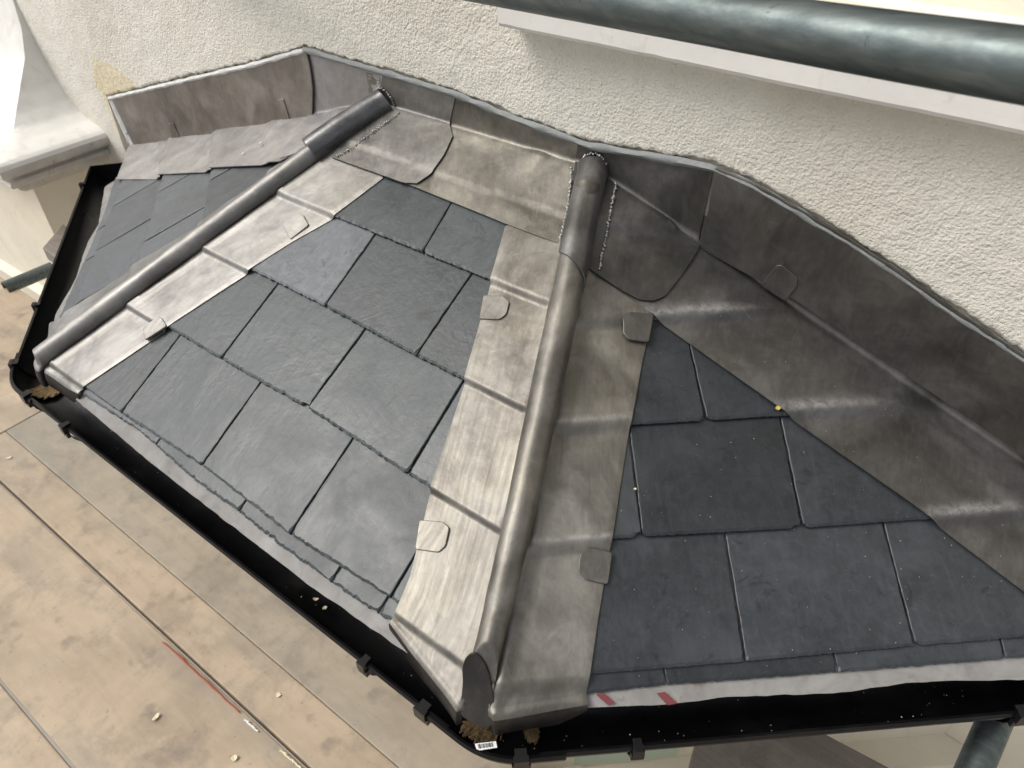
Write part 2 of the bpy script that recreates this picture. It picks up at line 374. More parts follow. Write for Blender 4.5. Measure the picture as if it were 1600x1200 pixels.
# ------------------------------------------------------------------ ground, house wall
mb = MB(); mb.add([(-400, -400, -3.6), (400, -400, -3.6), (400, 400, -3.6), (-400, 400, -3.6)], [(0, 1, 2, 3)])
o = mb.obj('ground', M['ground']); o['kind'] = 'structure'
XW0, XW1, ZW0, ZW1 = -4.4, 4.4, -3.6, 6.0
OX0, OX1, OZ0, OZ1 = .13, 1.24, .735, 2.3                 # window opening
house = thing('house_wall', 'cream rough rendered house wall behind the slate bay roof', 'wall', (0, 0, ZW0))
mb = MB(); Tk = .24
def wallbox(x0, x1, z0, z1): mb.box(((x0 + x1) / 2, Tk / 2, (z0 + z1) / 2), x1 - x0, Tk, z1 - z0)
wallbox(XW0, OX0, ZW0, ZW1); wallbox(OX1, XW1, ZW0, ZW1); wallbox(OX0, OX1, ZW0, OZ0); wallbox(OX0, OX1, OZ1, ZW1)
mb.obj('masonry', M['cream'], house)
# line of the top of the lead work, in wall coordinates
TOPPX = [(172, 151), (300, 120), (400, 97), (478, 74), (540, 92), (600, 109), (712, 142), (800, 178), (925, 224), (1000, 236), (1060, 247), (1117, 257), (1180, 285), (1240, 320), (1330, 372), (1400, 418), (1500, 488), (1600, 552)]
TOPW = [V(WALL.px(x, y, .006)) for x, y in TOPPX]
ext = TOPW[-1] + (TOPW[-1] - TOPW[-4]).normalized() * .60; TOPW.append(ext)
RXL = TOPW[0].x; RXR = ext.x
def ztop(x):
    for a, b in zip(TOPW, TOPW[1:]):
        if a.x <= x <= b.x: return a.y + (b.y - a.y) * (x - a.x) / (b.x - a.x)
    return None
REN = .013
YP = [V(WALL.px(x, y, REN)) for x, y in ((144, 93), (160, 96), (185, 108), (205, 125), (214, 135), (178, 152), (182, 185), (200, 245), (176, 190), (160, 150), (148, 135))]
def inpoly(p, P):
    c = False
    for i in range(len(P)):
        a, b = P[i], P[i - 1]
        if (a.y > p.y) != (b.y > p.y) and p.x < (b.x - a.x) * (p.y - a.y) / (b.y - a.y) + a.x: c = not c
    return c
def render_coat():
    vs = []; fs = []; fm = []; cols = []
    def column(x, z0, z1, nz_): return x, [lerp(z0, z1, i / nz_) for i in range(nz_ + 1)]
    def strip(x0, x1, zb, zt, dx, dz, ragged=False):
        nx = max(1, round((x1 - x0) / dx)); nr = max(1, round((zt - (zb(x0) if callable(zb) else zb)) / dz)); base = len(vs)
        for i in range(nx + 1):
            x = lerp(x0, x1, i / nx); b = zb(x) if callable(zb) else zb
            if ragged: b += .0045 * nz(x, 1, 2, 60) + .0035 * nz(x, 5, 2, 170) + .004 * nz(x, 3, 1, 14) + .0045
            for j in range(nr + 1):
                t = j / nr; t = t ** 1.0; z = lerp(b, zt, t)
                y = -REN + .0022 * nz(x, z, 0, 5) + .0012 * nz(x, z, 3, 22) + .0005 * nz(x, z, 7, 60)
                if ragged and j == 0: y += .005
                vs.append((x, y, z))
            if ragged: vs.append((x, .0, b))
            else: vs.append((x, .0, b))
        st = nr + 2
        for i in range(nx):
            for j in range(nr):
                a = base + i * st + j; fs.append((a, a + st, a + st + 1, a + 1))
                c = (V(vs[a]) + V(vs[a + st + 1])) / 2
                q = V((c.x + .006 * nz(c.x, c.z, 1, 60), c.z + .006 * nz(c.x, c.z, 9, 60)))
                fm.append(1 if inpoly(q, YP) else 0)
            a = base + i * st; fs.append((a + nr + 1, a + st + nr + 1, a + st, a)); fm.append(0)
        # end cheeks
        for i in (0, nx):
            a = base + i * st; x = vs[a][0]
            k0 = len(vs)
            for j in range(nr + 1): vs.append((x, 0, vs[a + j][2]))
            for j in range(nr): fs.append((a + j, a + j + 1, k0 + j + 1, k0 + j)); fm.append(0)
    strip(XW0, -2.1, ZW0, ZW1, .1, .1)
    strip(-2.1, RXL - .012, ZW0, -.5, .05, .05); strip(-2.1, RXL - .012, -.5, .9, .005, .0055); strip(-2.1, RXL - .012, .9, ZW1, .05, .05)
    strip(RXL - .012, OX0, ztop_c, .9, .005, .0055, True); strip(RXL - .012, OX0, .9, ZW1, .04, .04)
    strip(OX0, OX1, ztop_c, OZ0, .005, .0055, True); strip(OX0, OX1, OZ1, ZW1, .05, .05)
    strip(OX1, RXR, ztop_c, .9, .006, .0065, True); strip(OX1, RXR, .9, ZW1, .04, .04)
    strip(RXR, XW1, ZW0, ZW1, .08, .08)
    return recalc_keep(mesh_obj('render_coat', vs, fs, None, house, smooth=True, mats=[M['render'], M['yellow']], fm=fm, sharp=60))
def ztop_c(x): return (ztop(min(max(x, RXL + 1e-4), RXR - 1e-4)) or 0)
def recalc_keep(o): return o
render_coat()
# wall patch below the left end of the roof, down the side of the pier
# window: sill, frame, glass
sx0 = WALL.px(780, 40, .06)[0]; sz = .6477
mb = MB()
def sillprof(x): return [(-.062, sz), (-.066, sz + .006), (-.068, sz + .060), (-.062, sz + .068), (.10, sz + .092), (.10, sz + .02), (-.002, sz + .0)]
xs = [sx0, sx0 + .003] + [lerp(sx0 + .003, 1.38, i / 60) for i in range(1, 60)] + [1.38]
vs = []; fs = []; npf = 7
for i, x in enumerate(xs):
    for (y, z) in sillprof(x):
        vs.append((x, y + (.004 if i == 0 and y < 0 else 0) + .0008 * nz(x, z, 0, 9), z + .0010 * nz(x, y, 3, 8) + (.0025 * max(0, nz(x, 0, 4, 25) - .25))))
for i in range(len(xs) - 1):
    for j in range(npf):
        a = i * npf + j; b = i * npf + (j + 1) % npf; fs.append((a, b, b + npf, a + npf))
fs.append(tuple(range(npf))); fs.append(tuple(range(len(vs) - 1, len(vs) - npf - 1, -1)))
recalc(mesh_obj('window_sill', vs, fs, M['white'], house, label='long white painted window sill under the scaffold tube'))
win = MB(); z0 = sz + .088
for (x0, x1, za, zb) in ((OX0 + .002, OX0 + .06, z0, OZ1 - .002), (OX1 - .06, OX1 - .002, z0, OZ1 - .002), (OX0 + .06, OX1 - .06, z0, z0 + .075), (OX0 + .06, OX1 - .06, OZ1 - .07, OZ1 - .002), (OX0 + .06, OX1 - .06, 1.5, 1.545)):
    win.box(((x0 + x1) / 2, .125, (za + zb) / 2), x1 - x0, .055, zb - za)
wf = recalc(win.obj('window_frame', M['cream'], house))
mb = MB(); mb.box(((OX0 + OX1) / 2, .135, (z0 + OZ1) / 2), OX1 - OX0 - .11, .006, OZ1 - z0 - .14); mb.obj('pane', M['glass'], wf)
# ------------------------------------------------------------------ pier with a swept cap, left of the roof
pier = thing('masonry_pier', 'white painted masonry pier with a flared cap and moulded cornice, left of the roof', 'pier', (-2.1, 0, ZW0))
prof = [(1.9, 0, .012), (.60, .0, .014), (.406, .0, .02), (.33, .018, .035), (.25, .042, .07), (.168, .075, .14), (.12, .112, .19), (.085, .155, .235), (.066, .205, .29), (.056, .250, .33), (.048, .277, .352), (.040, .290, .364), (.028, .296, .370)]
xr0 = -1.92; xl0 = -2.45
def rings(pr, n0=0):
    vs = []; fs = []
    rows = []
    for z, o_, d in pr:
        row = []
        for t in range(0, 7): row.append((xr0 + o_, lerp(.0, -d, t / 6), z))
        for t in range(1, 11): row.append((lerp(xr0 + o_, xl0 - o_, t / 10), -d, z))
        for t in range(1, 7): row.append((xl0 - o_, lerp(-d, 0, t / 6), z))
        rows.append(row)
    n = len(rows[0])
    for r in rows: vs += r
    for i in range(len(rows) - 1):
        for j in range(n - 1):
            a = i * n + j; fs.append((a, a + 1, a + 1 + n, a + n))
    return vs, fs
def densify(pr, k=4):
    out = []
    for a, b in zip(pr, pr[1:]):
        for i in range(k): out.append(tuple(lerp(a[q], b[q], i / k) for q in range(3)))
    return out + [pr[-1]]
vs, fs = rings(densify(prof)); recalc(mesh_obj('pier_cap', vs, fs, M['stone'], pier, smooth=True, sharp=35))
cor = [(.028, .296, .370), (.014, .298, .372), (.002, .294, .368), (-.004, .284, .358), (-.007, .262, .337), (-.018, .258, .333), (-.022, .272, .347), (-.032, .278, .353), (-.042, .272, .347), (-.046, .252, .327), (-.062, .246, .321), (-.080, .226, .30), (-.085, .20, .275)]
vs, fs = rings(cor); recalc(mesh_obj('cornice', vs, fs, M['stone_band'], pier, smooth=True, sharp=40))
body = [(-.085, .20, .275), (-.088, .19, .265), (-.62, .19, .265), (-.63, .23, .30), (-.70, .23, .30), (-.71, .17, .24), (-3.6, .17, .24)]
vs, fs = rings(body); recalc(mesh_obj('shaft', vs, fs, M['cream'], pier))
# ------------------------------------------------------------------ bay walls under the roof
def inset(P, Q, d):                                    # eave line P->Q moved inwards by d
    e = (Q - P).normalized(); n = V((e.y, -e.x, 0))
    if n.y > 0 and abs(n.y) > .01 or (P + Q).dot(n) < 0: n = -n
    return P - n * d, Q - n * d
def isect(a, b, c, d):
    r = b - a; s = d - c; t = ((c - a).x * s.y - (c - a).y * s.x) / (r.x * s.y - r.y * s.x); return a + r * t
def offset_path(d):
    l0, l1 = inset(EL, EA, d); f0, f1 = inset(EA, EB, d); r0, r1 = inset(EB, ER, d)
    a = isect(l0, l1, f0, f1); b = isect(f0, f1, r0, r1)
    w0, w1 = V((-5, 0, 0)), V((5, 0, 0))
    return [isect(l0, l1, w0, w1), a, b, isect(r0, r1, w0, w1)]
bay = thing('bay_window', 'cream painted bay window walls and cornice under the slate roof, seen below the right gutter', 'bay window', (0, 0, ZW0))
def bay_loft(name, prof, m):
    vs = []; fs = []
    for d, z in prof:
        for p in offset_path(d): vs.append((p.x, min(p.y, -.001), z))
    for i in range(len(prof) - 1):
        for j in range(3): a = i * 4 + j; fs.append((a, a + 1, a + 5, a + 4))
    return recalc(mesh_obj(name, vs, fs, m, bay))
bay_loft('fascia', [(.085, -.012), (.080, -.014), (.080, -.145), (.085, -.148), (.15, -.15)], M['gutter'])
bay_loft('cornice', [(.15, -.15), (.15, -.20), (.105, -.205), (.095, -.24), (.085, -.25), (.085, -.29), (.10, -.30), (.16, -.31)], M['white'])
bay_loft('bay_wall', [(.16, -.31), (.16, -.62), (.10, -.63), (.10, -.69), (.17, -.70), (.17, -3.59)], M['cream'])
pth = offset_path(.157)
mb = MB(); a, b = pth[2], pth[3]; e = (b - a).normalized(); nn = V((e.y, -e.x, 0))
c = a.lerp(b, .24) + V((0, 0, -.47)); mb.box(c, .22, .006, .26, ex=e, ey=nn)
mb.obj('pale_panel', M['green'], bay, label='pale green panel on the bay wall')
# ------------------------------------------------------------------ roof
roof = thing('bay_roof', 'slate covered three sided bay roof with lead flashings', 'roof', (0, -.4, -.02))
def clip(poly, a, b, c):                               # keep a*x+b*y<=c
    out = []
    for i in range(len(poly)):
        p, q = poly[i - 1], poly[i]; dp = a * p[0] + b * p[1] - c; dq = a * q[0] + b * q[1] - c
        if (dp <= 0) != (dq <= 0): t = dp / (dp - dq); out.append((lerp(p[0], q[0], t), lerp(p[1], q[1], t)))
        if dq <= 0: out.append(q)
    return out
def to2(fr, P): q = V(P) - fr.O; return (q.dot(fr.ex), q.dot(fr.eu))
def hpl(fr, P, Q, inside, margin):
    p, q, i_ = V(to2(fr, P)), V(to2(fr, Q)), V(to2(fr, inside)); d = (q - p).normalized(); n = V((-d.y, d.x))
    if n.dot(i_ - p) > 0: n = -n
    return (n.x, n.y, n.dot(p) - margin)
cen = {id(FR): (EA + EB + TL + TR) / 4, id(RT): (EB + ER + TR) / 3, id(LF): (EL + EA + TL) / 3}
planes = {id(FR): [hpl(FR, EA, TL, cen[id(FR)], .004), hpl(FR, EB, TR, cen[id(FR)], .004), hpl(FR, TL, TR, cen[id(FR)], .004)],
          id(RT): [hpl(RT, EB, TR, cen[id(RT)], .004), hpl(RT, ER, TR, cen[id(RT)], .004)],
          id(LF): [hpl(LF, EA, TL, cen[id(LF)], .004), hpl(LF, EL, TL, cen[id(LF)], .004)]}
slopes = {}
for fr, nm, pts in ((FR, 'front', (EA, EB, TR, TL)), (RT, 'right', (EB, ER, TR)), (LF, 'left', (EL, EA, TL))):
    pts = list(pts)
    for i_, p in enumerate(pts):                        # the deck stops short of the eaves line
        if p.z < .01:
            nb = TL if (p - TL).length < (p - TR).length else TR
            pts[i_] = p.lerp(V((nb.x * (1 if abs(p.y) > .1 else 1), nb.y, nb.z)), .035 if abs(p.y) > .1 else .02)
    mb = MB(); mb.prism([p - V((0, 0, .001)) for p in pts], V((0, 0, -.022)))
    slopes[id(fr)] = recalc(mb.obj('roof_slope', M['membrane'], roof, label='slated %s slope of the bay roof' % nm))
def slate(fr, pl, mt, name='slate', head_ext=.03, tailh=.0145, slope=.0085, rough_tail=1., sd=0, label=None, tail=None, pts=None, cn=(0, 0), thick=.0062, gap=None):
    """pts: tail-left, tail-right, head-right, head-left in facet coordinates"""
    a, b, c, d = [V(p) for p in pts]; g = GA[id(fr)]; gap = gap or (.0017 if fr is FR else .0040 if fr is LF else .0017)
    gl = (b - a).normalized() * gap; k1, k2, k3, k4 = [1 + .5 * nz(sd, i, 3) * 2 for i in range(4)]; a = a + gl * k1; d = d + gl * k2; b = b - gl * k3; c = c - gl * k4
    c2 = c + (c - b).normalized() * head_ext; d2 = d + (d - a).normalized() * head_ext
    out = []
    L = (b - a).length; n = max(3, int(L / .0035))
    for i in range(n + 1):
        t = i / n; p = a.lerp(b, t) if tail is None else tail(t, a, b)
        dn = -(d - a).normalized() if t < .5 else -(c - b).normalized()
        if fr is RT: rough_k = .45
        else: rough_k = 1
        r = rough_k * (.0020 * nz(t * L, sd, 0, 330) + .0013 * nz(t * L, sd, 4, 110) - .0022 * max(0, nz(t * L, sd, 11, 150) - .22) * 2) * rough_tail
        ch = 0
        if cn[0] and t * L < cn[0]: ch = -(cn[0] - t * L) * .8
        if cn[1] and (1 - t) * L < cn[1]: ch = -(cn[1] - (1 - t) * L) * .8
        out.append(p + dn * (r + ch))
    for (p, q) in ((b, c2), (d2, a)):
        l = (q - p).length; m_ = max(2, int(l / .006)); sdn = V((-(q - p).y, (q - p).x)).normalized()
        for i in range(1, m_ + (1 if p is b else 0)):
            out.append(p.lerp(q, i / m_) + sdn * (.0008 * nz(i * .006, sd, 8 if p is b else 9, 120) + .0010 * nz(i * .006, sd, 2 if p is b else 3, 30)))
    poly = [(p.x, p.y) for p in out]
    for (x, y, z) in pl: poly = clip(poly, x, y, z)
    if len(poly) < 3: return None
    area = sum(poly[i - 1][0] * poly[i][1] - poly[i][0] * poly[i - 1][1] for i in range(len(poly))) / 2
    if abs(area) < 2e-4: return None
    if area < 0: poly = poly[::-1]
    cl = []
    for p in poly:
        if not cl or (V(p) - V(cl[-1])).length > .0006: cl.append(p)
    poly = cl; N = len(poly); st = (a.y + b.y) / 2
    def H(s): return tailh - slope * (s - st) / g
    ins = []
    for i in range(N):
        p, q, r = V(poly[i - 1]), V(poly[i]), V(poly[(i + 1) % N]); t = (r - p)
        if t.length < 1e-7: t = V((1, 0))
        t.normalize(); nn_ = V((-t.y, t.x)); near = max(0, 1 - (q.y - st) / .012) if q.y > st - .05 else 1
        w = (.0012 + (.0034 + .0026 * nz(q.x, q.y, sd, 130)) * min(1, near)); ins.append(q + nn_ * w)
    vs = [fr.p3(p.x, p.y, H(p.y) + .0002 * nz(p.x, p.y, sd, 100)) for p in ins]
    vs += [fr.p3(p[0], p[1], H(p[1]) - (.0022 if p[1] - st < .01 else .0008) + .0005 * nz(p[0], p[1], sd, 200)) for p in poly]
    vs += [fr.p3(p[0], p[1], max(H(p[1]) - thick, .0005)) for p in poly]
    fs = [tuple(range(N))]
    for i in range(N):
        j = (i + 1) % N; fs += [(i, i + N, j + N, j), (i + N, i + 2 * N, j + 2 * N, j + N)]
    uv = [((V(v) - fr.O).dot(fr.ex), (V(v) - fr.O).dot(fr.eu)) for v in vs]
    me_ = mesh_obj(name, vs, fs, mt, slopes[id(fr)], uvs=uv, label=label)
    return me_
def joints(fr, L):                                     # [(top px, bottom px)] -> (bottom2d, top2d)
    return [(V(fr.px(*b, .0145)), V(fr.px(*t, .006))) for t, b in L]
cnt = 0
def course(fr, js, mt, **k):
    global cnt
    for i in range(len(js) - 1):
        a, d = js[i]; b, c = js[i + 1]; cnt += 1
        kk = dict(k); m_ = mt[i] if isinstance(mt, list) else mt
        if 'cns' in kk: kk['cn'] = kk.pop('cns').get(i, (random.choice((0, 0, .006)), random.choice((0, 0, .007))))
        slate(fr, planes[id(fr)], m_, sd=cnt * 3.1, pts=(a, b, c, d), **kk)
def sh(j, du, ds=0): return (j[0] + V((du, ds)), j[1] + V((du, ds)))
SG, SB, SP = M['slate_green'], M['slate_blue'], M['slate_pale']
# front slope, from the eaves up
J0 = joints(FR, [((277, 530), (188, 645)), ((405, 600), (315, 727)), ((548, 690), (452, 835))])
J0 = [sh(J0[0], -.25)] + J0 + [joints(FR, [((700, 782), (609, 934))])[0]]; J0.append(sh(J0[-1], .25))
course(FR, J0, SG, cns={})
J1 = joints(FR, [((433, 445), (345, 560)), ((570, 515), (480, 637)), ((722, 600), (637, 740))])
J1 = [sh(J1[0], -.25)] + J1 + [sh(J1[-1], .25)]
course(FR, J1, SG, cns={1: (0, .016), 2: (0, .004)})
J2 = joints(FR, [((585, 368), (507, 477)), ((735, 430), (650, 555))]); J2 = [sh(J2[0], -.25)] + J2 + [sh(J2[-1], .25)]
course(FR, J2, [SP, SG, SG], cns={})
J3 = joints(FR, [((705, 320), (660, 393))]); J3 = [sh(J3[0], -.25)] + J3 + [sh(J3[0], .25)]
J3 = [(a, a + (b - a).normalized() * .19) for a, b in J3]
course(FR, J3, SG, cns={}, head_ext=0)
# starter course at the eaves: joints and tail line
def starter(fr, tpx, jt, ext0, ext1, mt):
    P = [V(fr.px(x, y, .0085)) for x, y in tpx]
    d0 = (P[1] - P[0]).normalized(); d1 = (P[-1] - P[-2]).normalized(); P = [P[0] - d0 * ext0] + P + [P[-1] + d1 * ext1]
    def yat(u):
        for a, b in zip(P, P[1:]):
            if a.x <= u <= b.x: return lerp(a.y, b.y, (u - a.x) / (b.x - a.x))
        return P[0].y if u < P[0].x else P[-1].y
    us = [P[0].x] + [fr.px(*j, .0085)[0] for j in jt] + [P[-1].x]
    js = [(V((u, yat(u))), V((u, S_TAIL[id(fr)] + .02))) for u in us]
    def tail(t, a, b): u = lerp(a.x, b.x, t); return V((u, yat(u)))
    course(fr, js, mt, tailh=.0078, slope=.001, tail=tail, head_ext=.03, thick=.0055, rough_tail=1.3)
starter(FR, [(135, 620), (217, 673), (242, 695), (300, 748), (371, 799), (422, 840), (450, 862), (516, 909), (562, 941), (600, 964)], [(242, 695), (371, 799), (516, 909), (590, 958)], .12, .12, [M['slate_pale'], SG, SG, SG, SG])
# right slope
K0 = joints(RT, [((1132, 835), (1166, 1033)), ((1380, 817), (1430, 1009))]); K0 = [sh(K0[0], -.25)] + K0 + [sh(K0[1], .25), sh(K0[1], .5)]
course(RT, K0, SB, cns={1: (0, 0), 2: (.008, 0)})
K1 = joints(RT, [((985, 690), (1003, 838)), ((1218, 648), (1255, 824))]); K1 = [sh(K1[0], -.25)] + K1 + [sh(K1[1], .25), sh(K1[1], .5)]
course(RT, K1, SB, cns={0: (0, .012), 1: (.006, .014), 2: (.008, 0)})
K2 = joints(RT, [((1075, 530), (1103, 656))]); K2 = [sh(K2[0], -.25)] + K2 + [sh(K2[0], .25)]
course(RT, K2, SB, cns={})
K3 = [sh(K2[0], -.12, G), sh(K2[1], -.12, G), sh(K2[1], .13, G)]; course(RT, K3, SB, cns={})
starter(RT, [(920, 1084), (1037, 1070), (1131, 1064), (1300, 1051), (1450, 1039), (1600, 1027)], [(1041, 1069), (1309, 1045), (1572, 1027)], .12, .6, SB)
# left slope
Q = lambda x, y, h=.0145: V(LF.px(x, y, h))
def ljoint(b, t): return (Q(*b), Q(*t, .006))
la = ljoint((147, 393), (231, 345)); lb = ljoint((223, 379), (319, 324)); lc = ljoint((331, 279), (362, 262))

L0 = [sh(la, -.50), sh(la, -.25), la, sh(la, .25)]
course(LF, L0, M['slate_left'], cns={})
L1 = [sh(lb, -.75), sh(lb, -.5), sh(lb, -.27), lb, sh(lb, .25)]; course(LF, L1, M['slate_left'], cns={})
L2 = [sh(lc, -.25), lc, sh(lc, .25)]; L2 = [(V((a.x, .422)), V((a.x, .612))) for a, b in L2]; course(LF, L2, M['slate_left'], cns={})
starter(LF, [(176, 287), (163, 330), (140, 385), (118, 436), (98, 480)], [(150, 360), (128, 410)], .05, .2, M['slate_left'])
# eaves membrane hanging from under the slates into the gutter
def membrane(fr, px_, h, u_ext=(0, 0), label=None):
    P = [V(fr.px(x, y, h)) for x, y in px_]
    if u_ext[0]: P = [P[0] + (P[0] - P[1]).normalized() * u_ext[0]] + P
    if u_ext[1]: P = P + [P[-1] + (P[-1] - P[-2]).normalized() * u_ext[1]]
    n = 90; grid = []
    for j in range(7):
        row = []
        for i in range(n + 1):
            q = poly_at(P, i / n); s = lerp(q.y + .0015 * nz(q.x, 0, 0, 40), .06, (j / 6) ** .8); t = j / 6
            hh = lerp(h - .002, .0016, sm(t * 1.6)) + .0009 * nz(q.x, t, 0, 14) * (1 - t)
            row.append(fr.p3(q.x, s, hh))
        grid.append(row)
    return sheet('eaves_membrane', grid, M['membrane'], roof, th=.0012, label=label)
membrane(FR, [(137, 640), (240, 727), (370, 828), (480, 912), (622, 1011)], .004, (.05, .05), 'plain grey eaves membrane strip of the front slope')
membrane(RT, [(892, 1107), (1023, 1102), (1150, 1088), (1309, 1083), (1427, 1066), (1520, 1063), (1600, 1062)], .004, (.08, .5), 'woven grey eaves membrane strip of the right slope')
membrane(LF, [(181, 280), (163, 291), (158, 320), (153, 350), (136, 378), (128, 400), (118, 432), (108, 452), (86, 490), (78, 520)], .004, (.02, .06), 'eaves membrane strip of the left slope')
for q in (((931, 1085), (944, 1083), (961, 1098), (950, 1102)), ((1026, 1083), (1039, 1081), (1059, 1099), (1043, 1102))):
    mb = MB(); mb.prism([RT.at(x, y, .0062) for x, y in q], RT.n * -.0006); recalc(mb.obj('printed_mark', M['red'], roof, label='dull red printed stripe on the membrane'))
# ------------------------------------------------------------------ lead work
LEADSTEP = .0035
def ridge_h(fr, s, amp=None, base=LEADSTEP):
    amp = amp or (1.3 if fr is RT else 1.0)
    return .0085 + (saw(fr, s, .011 if fr is FR else .022) - .0085) * amp + base
def hip_cover(name, label, frA, frB, P0, P1, eA, eB, r, t0, t1, mt, skirt=True, nA=20, nB=20, nt=320, lift=0., grp=None, capcut=None, up_=.012, bend=None):
    """lead laid over a round hip roll with a wing dressed on to each slope. eA/eB: outer edges in photo points, bottom to top"""
    root = thing(name, label, 'lead flashing', P0, grp)
    h = (P1 - P0); hd = h.normalized(); nh = (frA.n + frB.n).normalized(); nh = (nh - hd * nh.dot(hd)).normalized()
    sA = hd.cross(nh).normalized()
    if sA.dot(frA.O + frA.ex * 0 - frB.O) < 0 and True: pass
    midA = cen[id(frA)]
    if sA.dot(midA - P0) < 0: sA = -sA
    EAp = [V(frA.px(x, y, .016)) for x, y in eA]; EBp = [V(frB.px(x, y, .016)) for x, y in eB]
    inA = frA.n.cross(hd); inA = inA if inA.dot(sA) > 0 else -inA; inB = frB.n.cross(hd); inB = inB if inB.dot(sA) < 0 else -inB
    grid = []
    for j in range(nt + 1):
        q = j / nt; t = lerp(t0, t1, q); Hc = P0 + h * t
        if bend:
            bx = V((1, 0, 0)); bx = bx - hd * bx.dot(hd); bx = bx - nh * bx.dot(nh); Hc = Hc + bx.normalized() * bend(t)
        r_ = r * (lerp(.72, 1, min(1, t / .5)) if bend else 1)
        C_ = Hc + nh * (r_ * .80 + up_ + lift + .0006 * nz(t * 3, r, 0, 4))
        row = []
        def wing(fr, E, inn):
            e = poly_at(E, q); k = V(to2(fr, Hc + inn * r_ * 1.10)); out = []
            n = nA
            for i in range(n + 1):
                f = i / n; p = V(e).lerp(k, f)
                hh = ridge_h(fr, p.y) + lift + .0011 * nz(p.x, p.y, 1, 9) + .0006 * nz(p.x, p.y, 5, 28)
                if f < .04: hh -= .0012
                if f > .85: hh += .003 * sm((f - .85) / .15)
                out.append(fr.p3(p.x, p.y, hh))
            return out
        WA = wing(frA, EAp, inA); WB = wing(frB, EBp, inB)
        arc = []
        for k in range(19):
            k_ = k; rr = r_ * (1 + .035 * nz(t * 6, 2, r, 3) + .018 * nz(t * 30, 1, k * .22)); a = R_(lerp(-42, 222, k / 18)); arc.append(C_ + sA * math.cos(a) * rr + nh * math.sin(a) * rr)
        row = WA + arc + WB[::-1]
        grid.append(row)
    if capcut:                                          # dress the lower end of the roll down to a slanting face
        top, tip = capcut; ax = (top - tip).normalized(); hz = ax.cross(V((0, 0, 1))).normalized(); pn = hz.cross(ax).normalized()
        if pn.z < 0: pn = -pn
        for row in grid:
            for i in range(len(row)):
                d = (row[i] - top).dot(pn)
                if nA < i < nA + 20 and d > 0: row[i] = row[i] - pn * d
    if skirt:
        oA = frA.ex.cross(V((0, 0, 1))); oB = frB.ex.cross(V((0, 0, 1)))
        oA = oA if oA.y < 0 else -oA; oB = oB if oB.y < 0 else -oB
        base = grid[0]; n = len(base); sk = []
        for a, b in ((.004, .0005), (.0085, .003), (.0120, .008), (.0140, .015), (.0150, .024), (.0150, .034), (.0140, .045)):
            row = []
            for i, p in enumerate(base):
                f = i / (n - 1); f = sm((f - .42) / .16); o_ = oA.lerp(oB, f)
                wv = .002 * nz(i * .11, b * 30, 3, 1); ed = min(i, n - 1 - i) / 6.; b2 = b * (.45 + .55 * min(1, ed))
                q_ = p + o_ * (a + wv)
                if nA < i < nA + 20: q_.z = min(q_.z, lerp(base[nA].z, base[nA + 20].z, f) + (.004 if b < .01 else 0))
                q_.z -= b2; row.append(q_)
            sk.append(row)
        dr = [[p for p in row] for row in sk[2:][::-1]]; sheet('drip_edge', dr, M['lead_end'], root, th=.0024, want=V((.2, -.8, .3)), label='dark turned down edge over the gutter')  # outward facing shade of the skirt is painted by this darker lead
        grid = sk[:3][::-1] + grid
    rwB = ridge_shine(frB, .007, (lambda u, v, k: .6 * sm((abs(frB.ex.dot(hd)) * 0 + .8)) if frB is RT and k < 3 else 0)); rollC = lambda P: 0
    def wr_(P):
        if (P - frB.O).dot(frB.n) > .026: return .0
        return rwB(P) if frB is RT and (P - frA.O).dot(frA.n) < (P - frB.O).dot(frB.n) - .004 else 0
    o = sheet('hip_sheet', grid, mt, root, th=.0024, want=nh, shine=wr_)
    return root, (hd, nh, sA, inA, inB)
def plate(fr, pxs, h, th, mt, name, parent=None, label=None):
    """flat piece of lead lying on a plane, outline traced; edges slightly softened"""
    H = h if callable(h) else (lambda p: h); h0 = H(V((0, .3)))
    P = [V(fr.px(x, y, h0)) for x, y in pxs]
    Q = []                                              # round the corners a little
    for i, p in enumerate(P):
        a, b = P[i - 1], P[(i + 1) % len(P)]; ra = min(.004, (a - p).length * .3); rb = min(.004, (b - p).length * .3)
        p0 = p + (a - p).normalized() * ra; p1 = p + (b - p).normalized() * rb; Q += [p0, (p0 + p1) / 4 + p / 2, p1]
    P = Q
    ar = sum(P[i - 1].x * P[i].y - P[i].x * P[i - 1].y for i in range(len(P)))
    if ar < 0: P = P[::-1]
    N = len(P); ins = []
    for i in range(N):
        a = (P[i] - P[i - 1]).normalized(); b = (P[(i + 1) % N] - P[i]).normalized(); n = (V((-a.y, a.x)) + V((-b.y, b.x)))
        n = n.normalized() if n.length > .1 else V((-a.y, a.x)); ins.append(P[i] + n * .0010)
    sg = 1
    vs = [fr.p3(p.x, p.y, H(p)) for p in ins] + [fr.p3(p.x, p.y, H(p) - .0007) for p in P] + [fr.p3(p.x, p.y, H(p) - th) for p in P]
    fs = [tuple(range(N))] + [(i + k * N, i + N + k * N, (i + 1) % N + N + k * N, (i + 1) % N + k * N) for k in (0, 1) for i in range(N)] + [tuple(range(3 * N - 1, 2 * N - 1, -1))]
    uv = [((V(v) - fr.O).dot(fr.ex), (V(v) - fr.O).dot(fr.eu)) for v in vs]
    return recalc(mesh_obj(name, vs, fs, mt, parent, uvs=uv, label=label))
def on_lead(fr, pxs): c = V(fr.px(sum(p[0] for p in pxs) / len(pxs), sum(p[1] for p in pxs) / len(pxs), .016)); return ridge_h(fr, c.y)
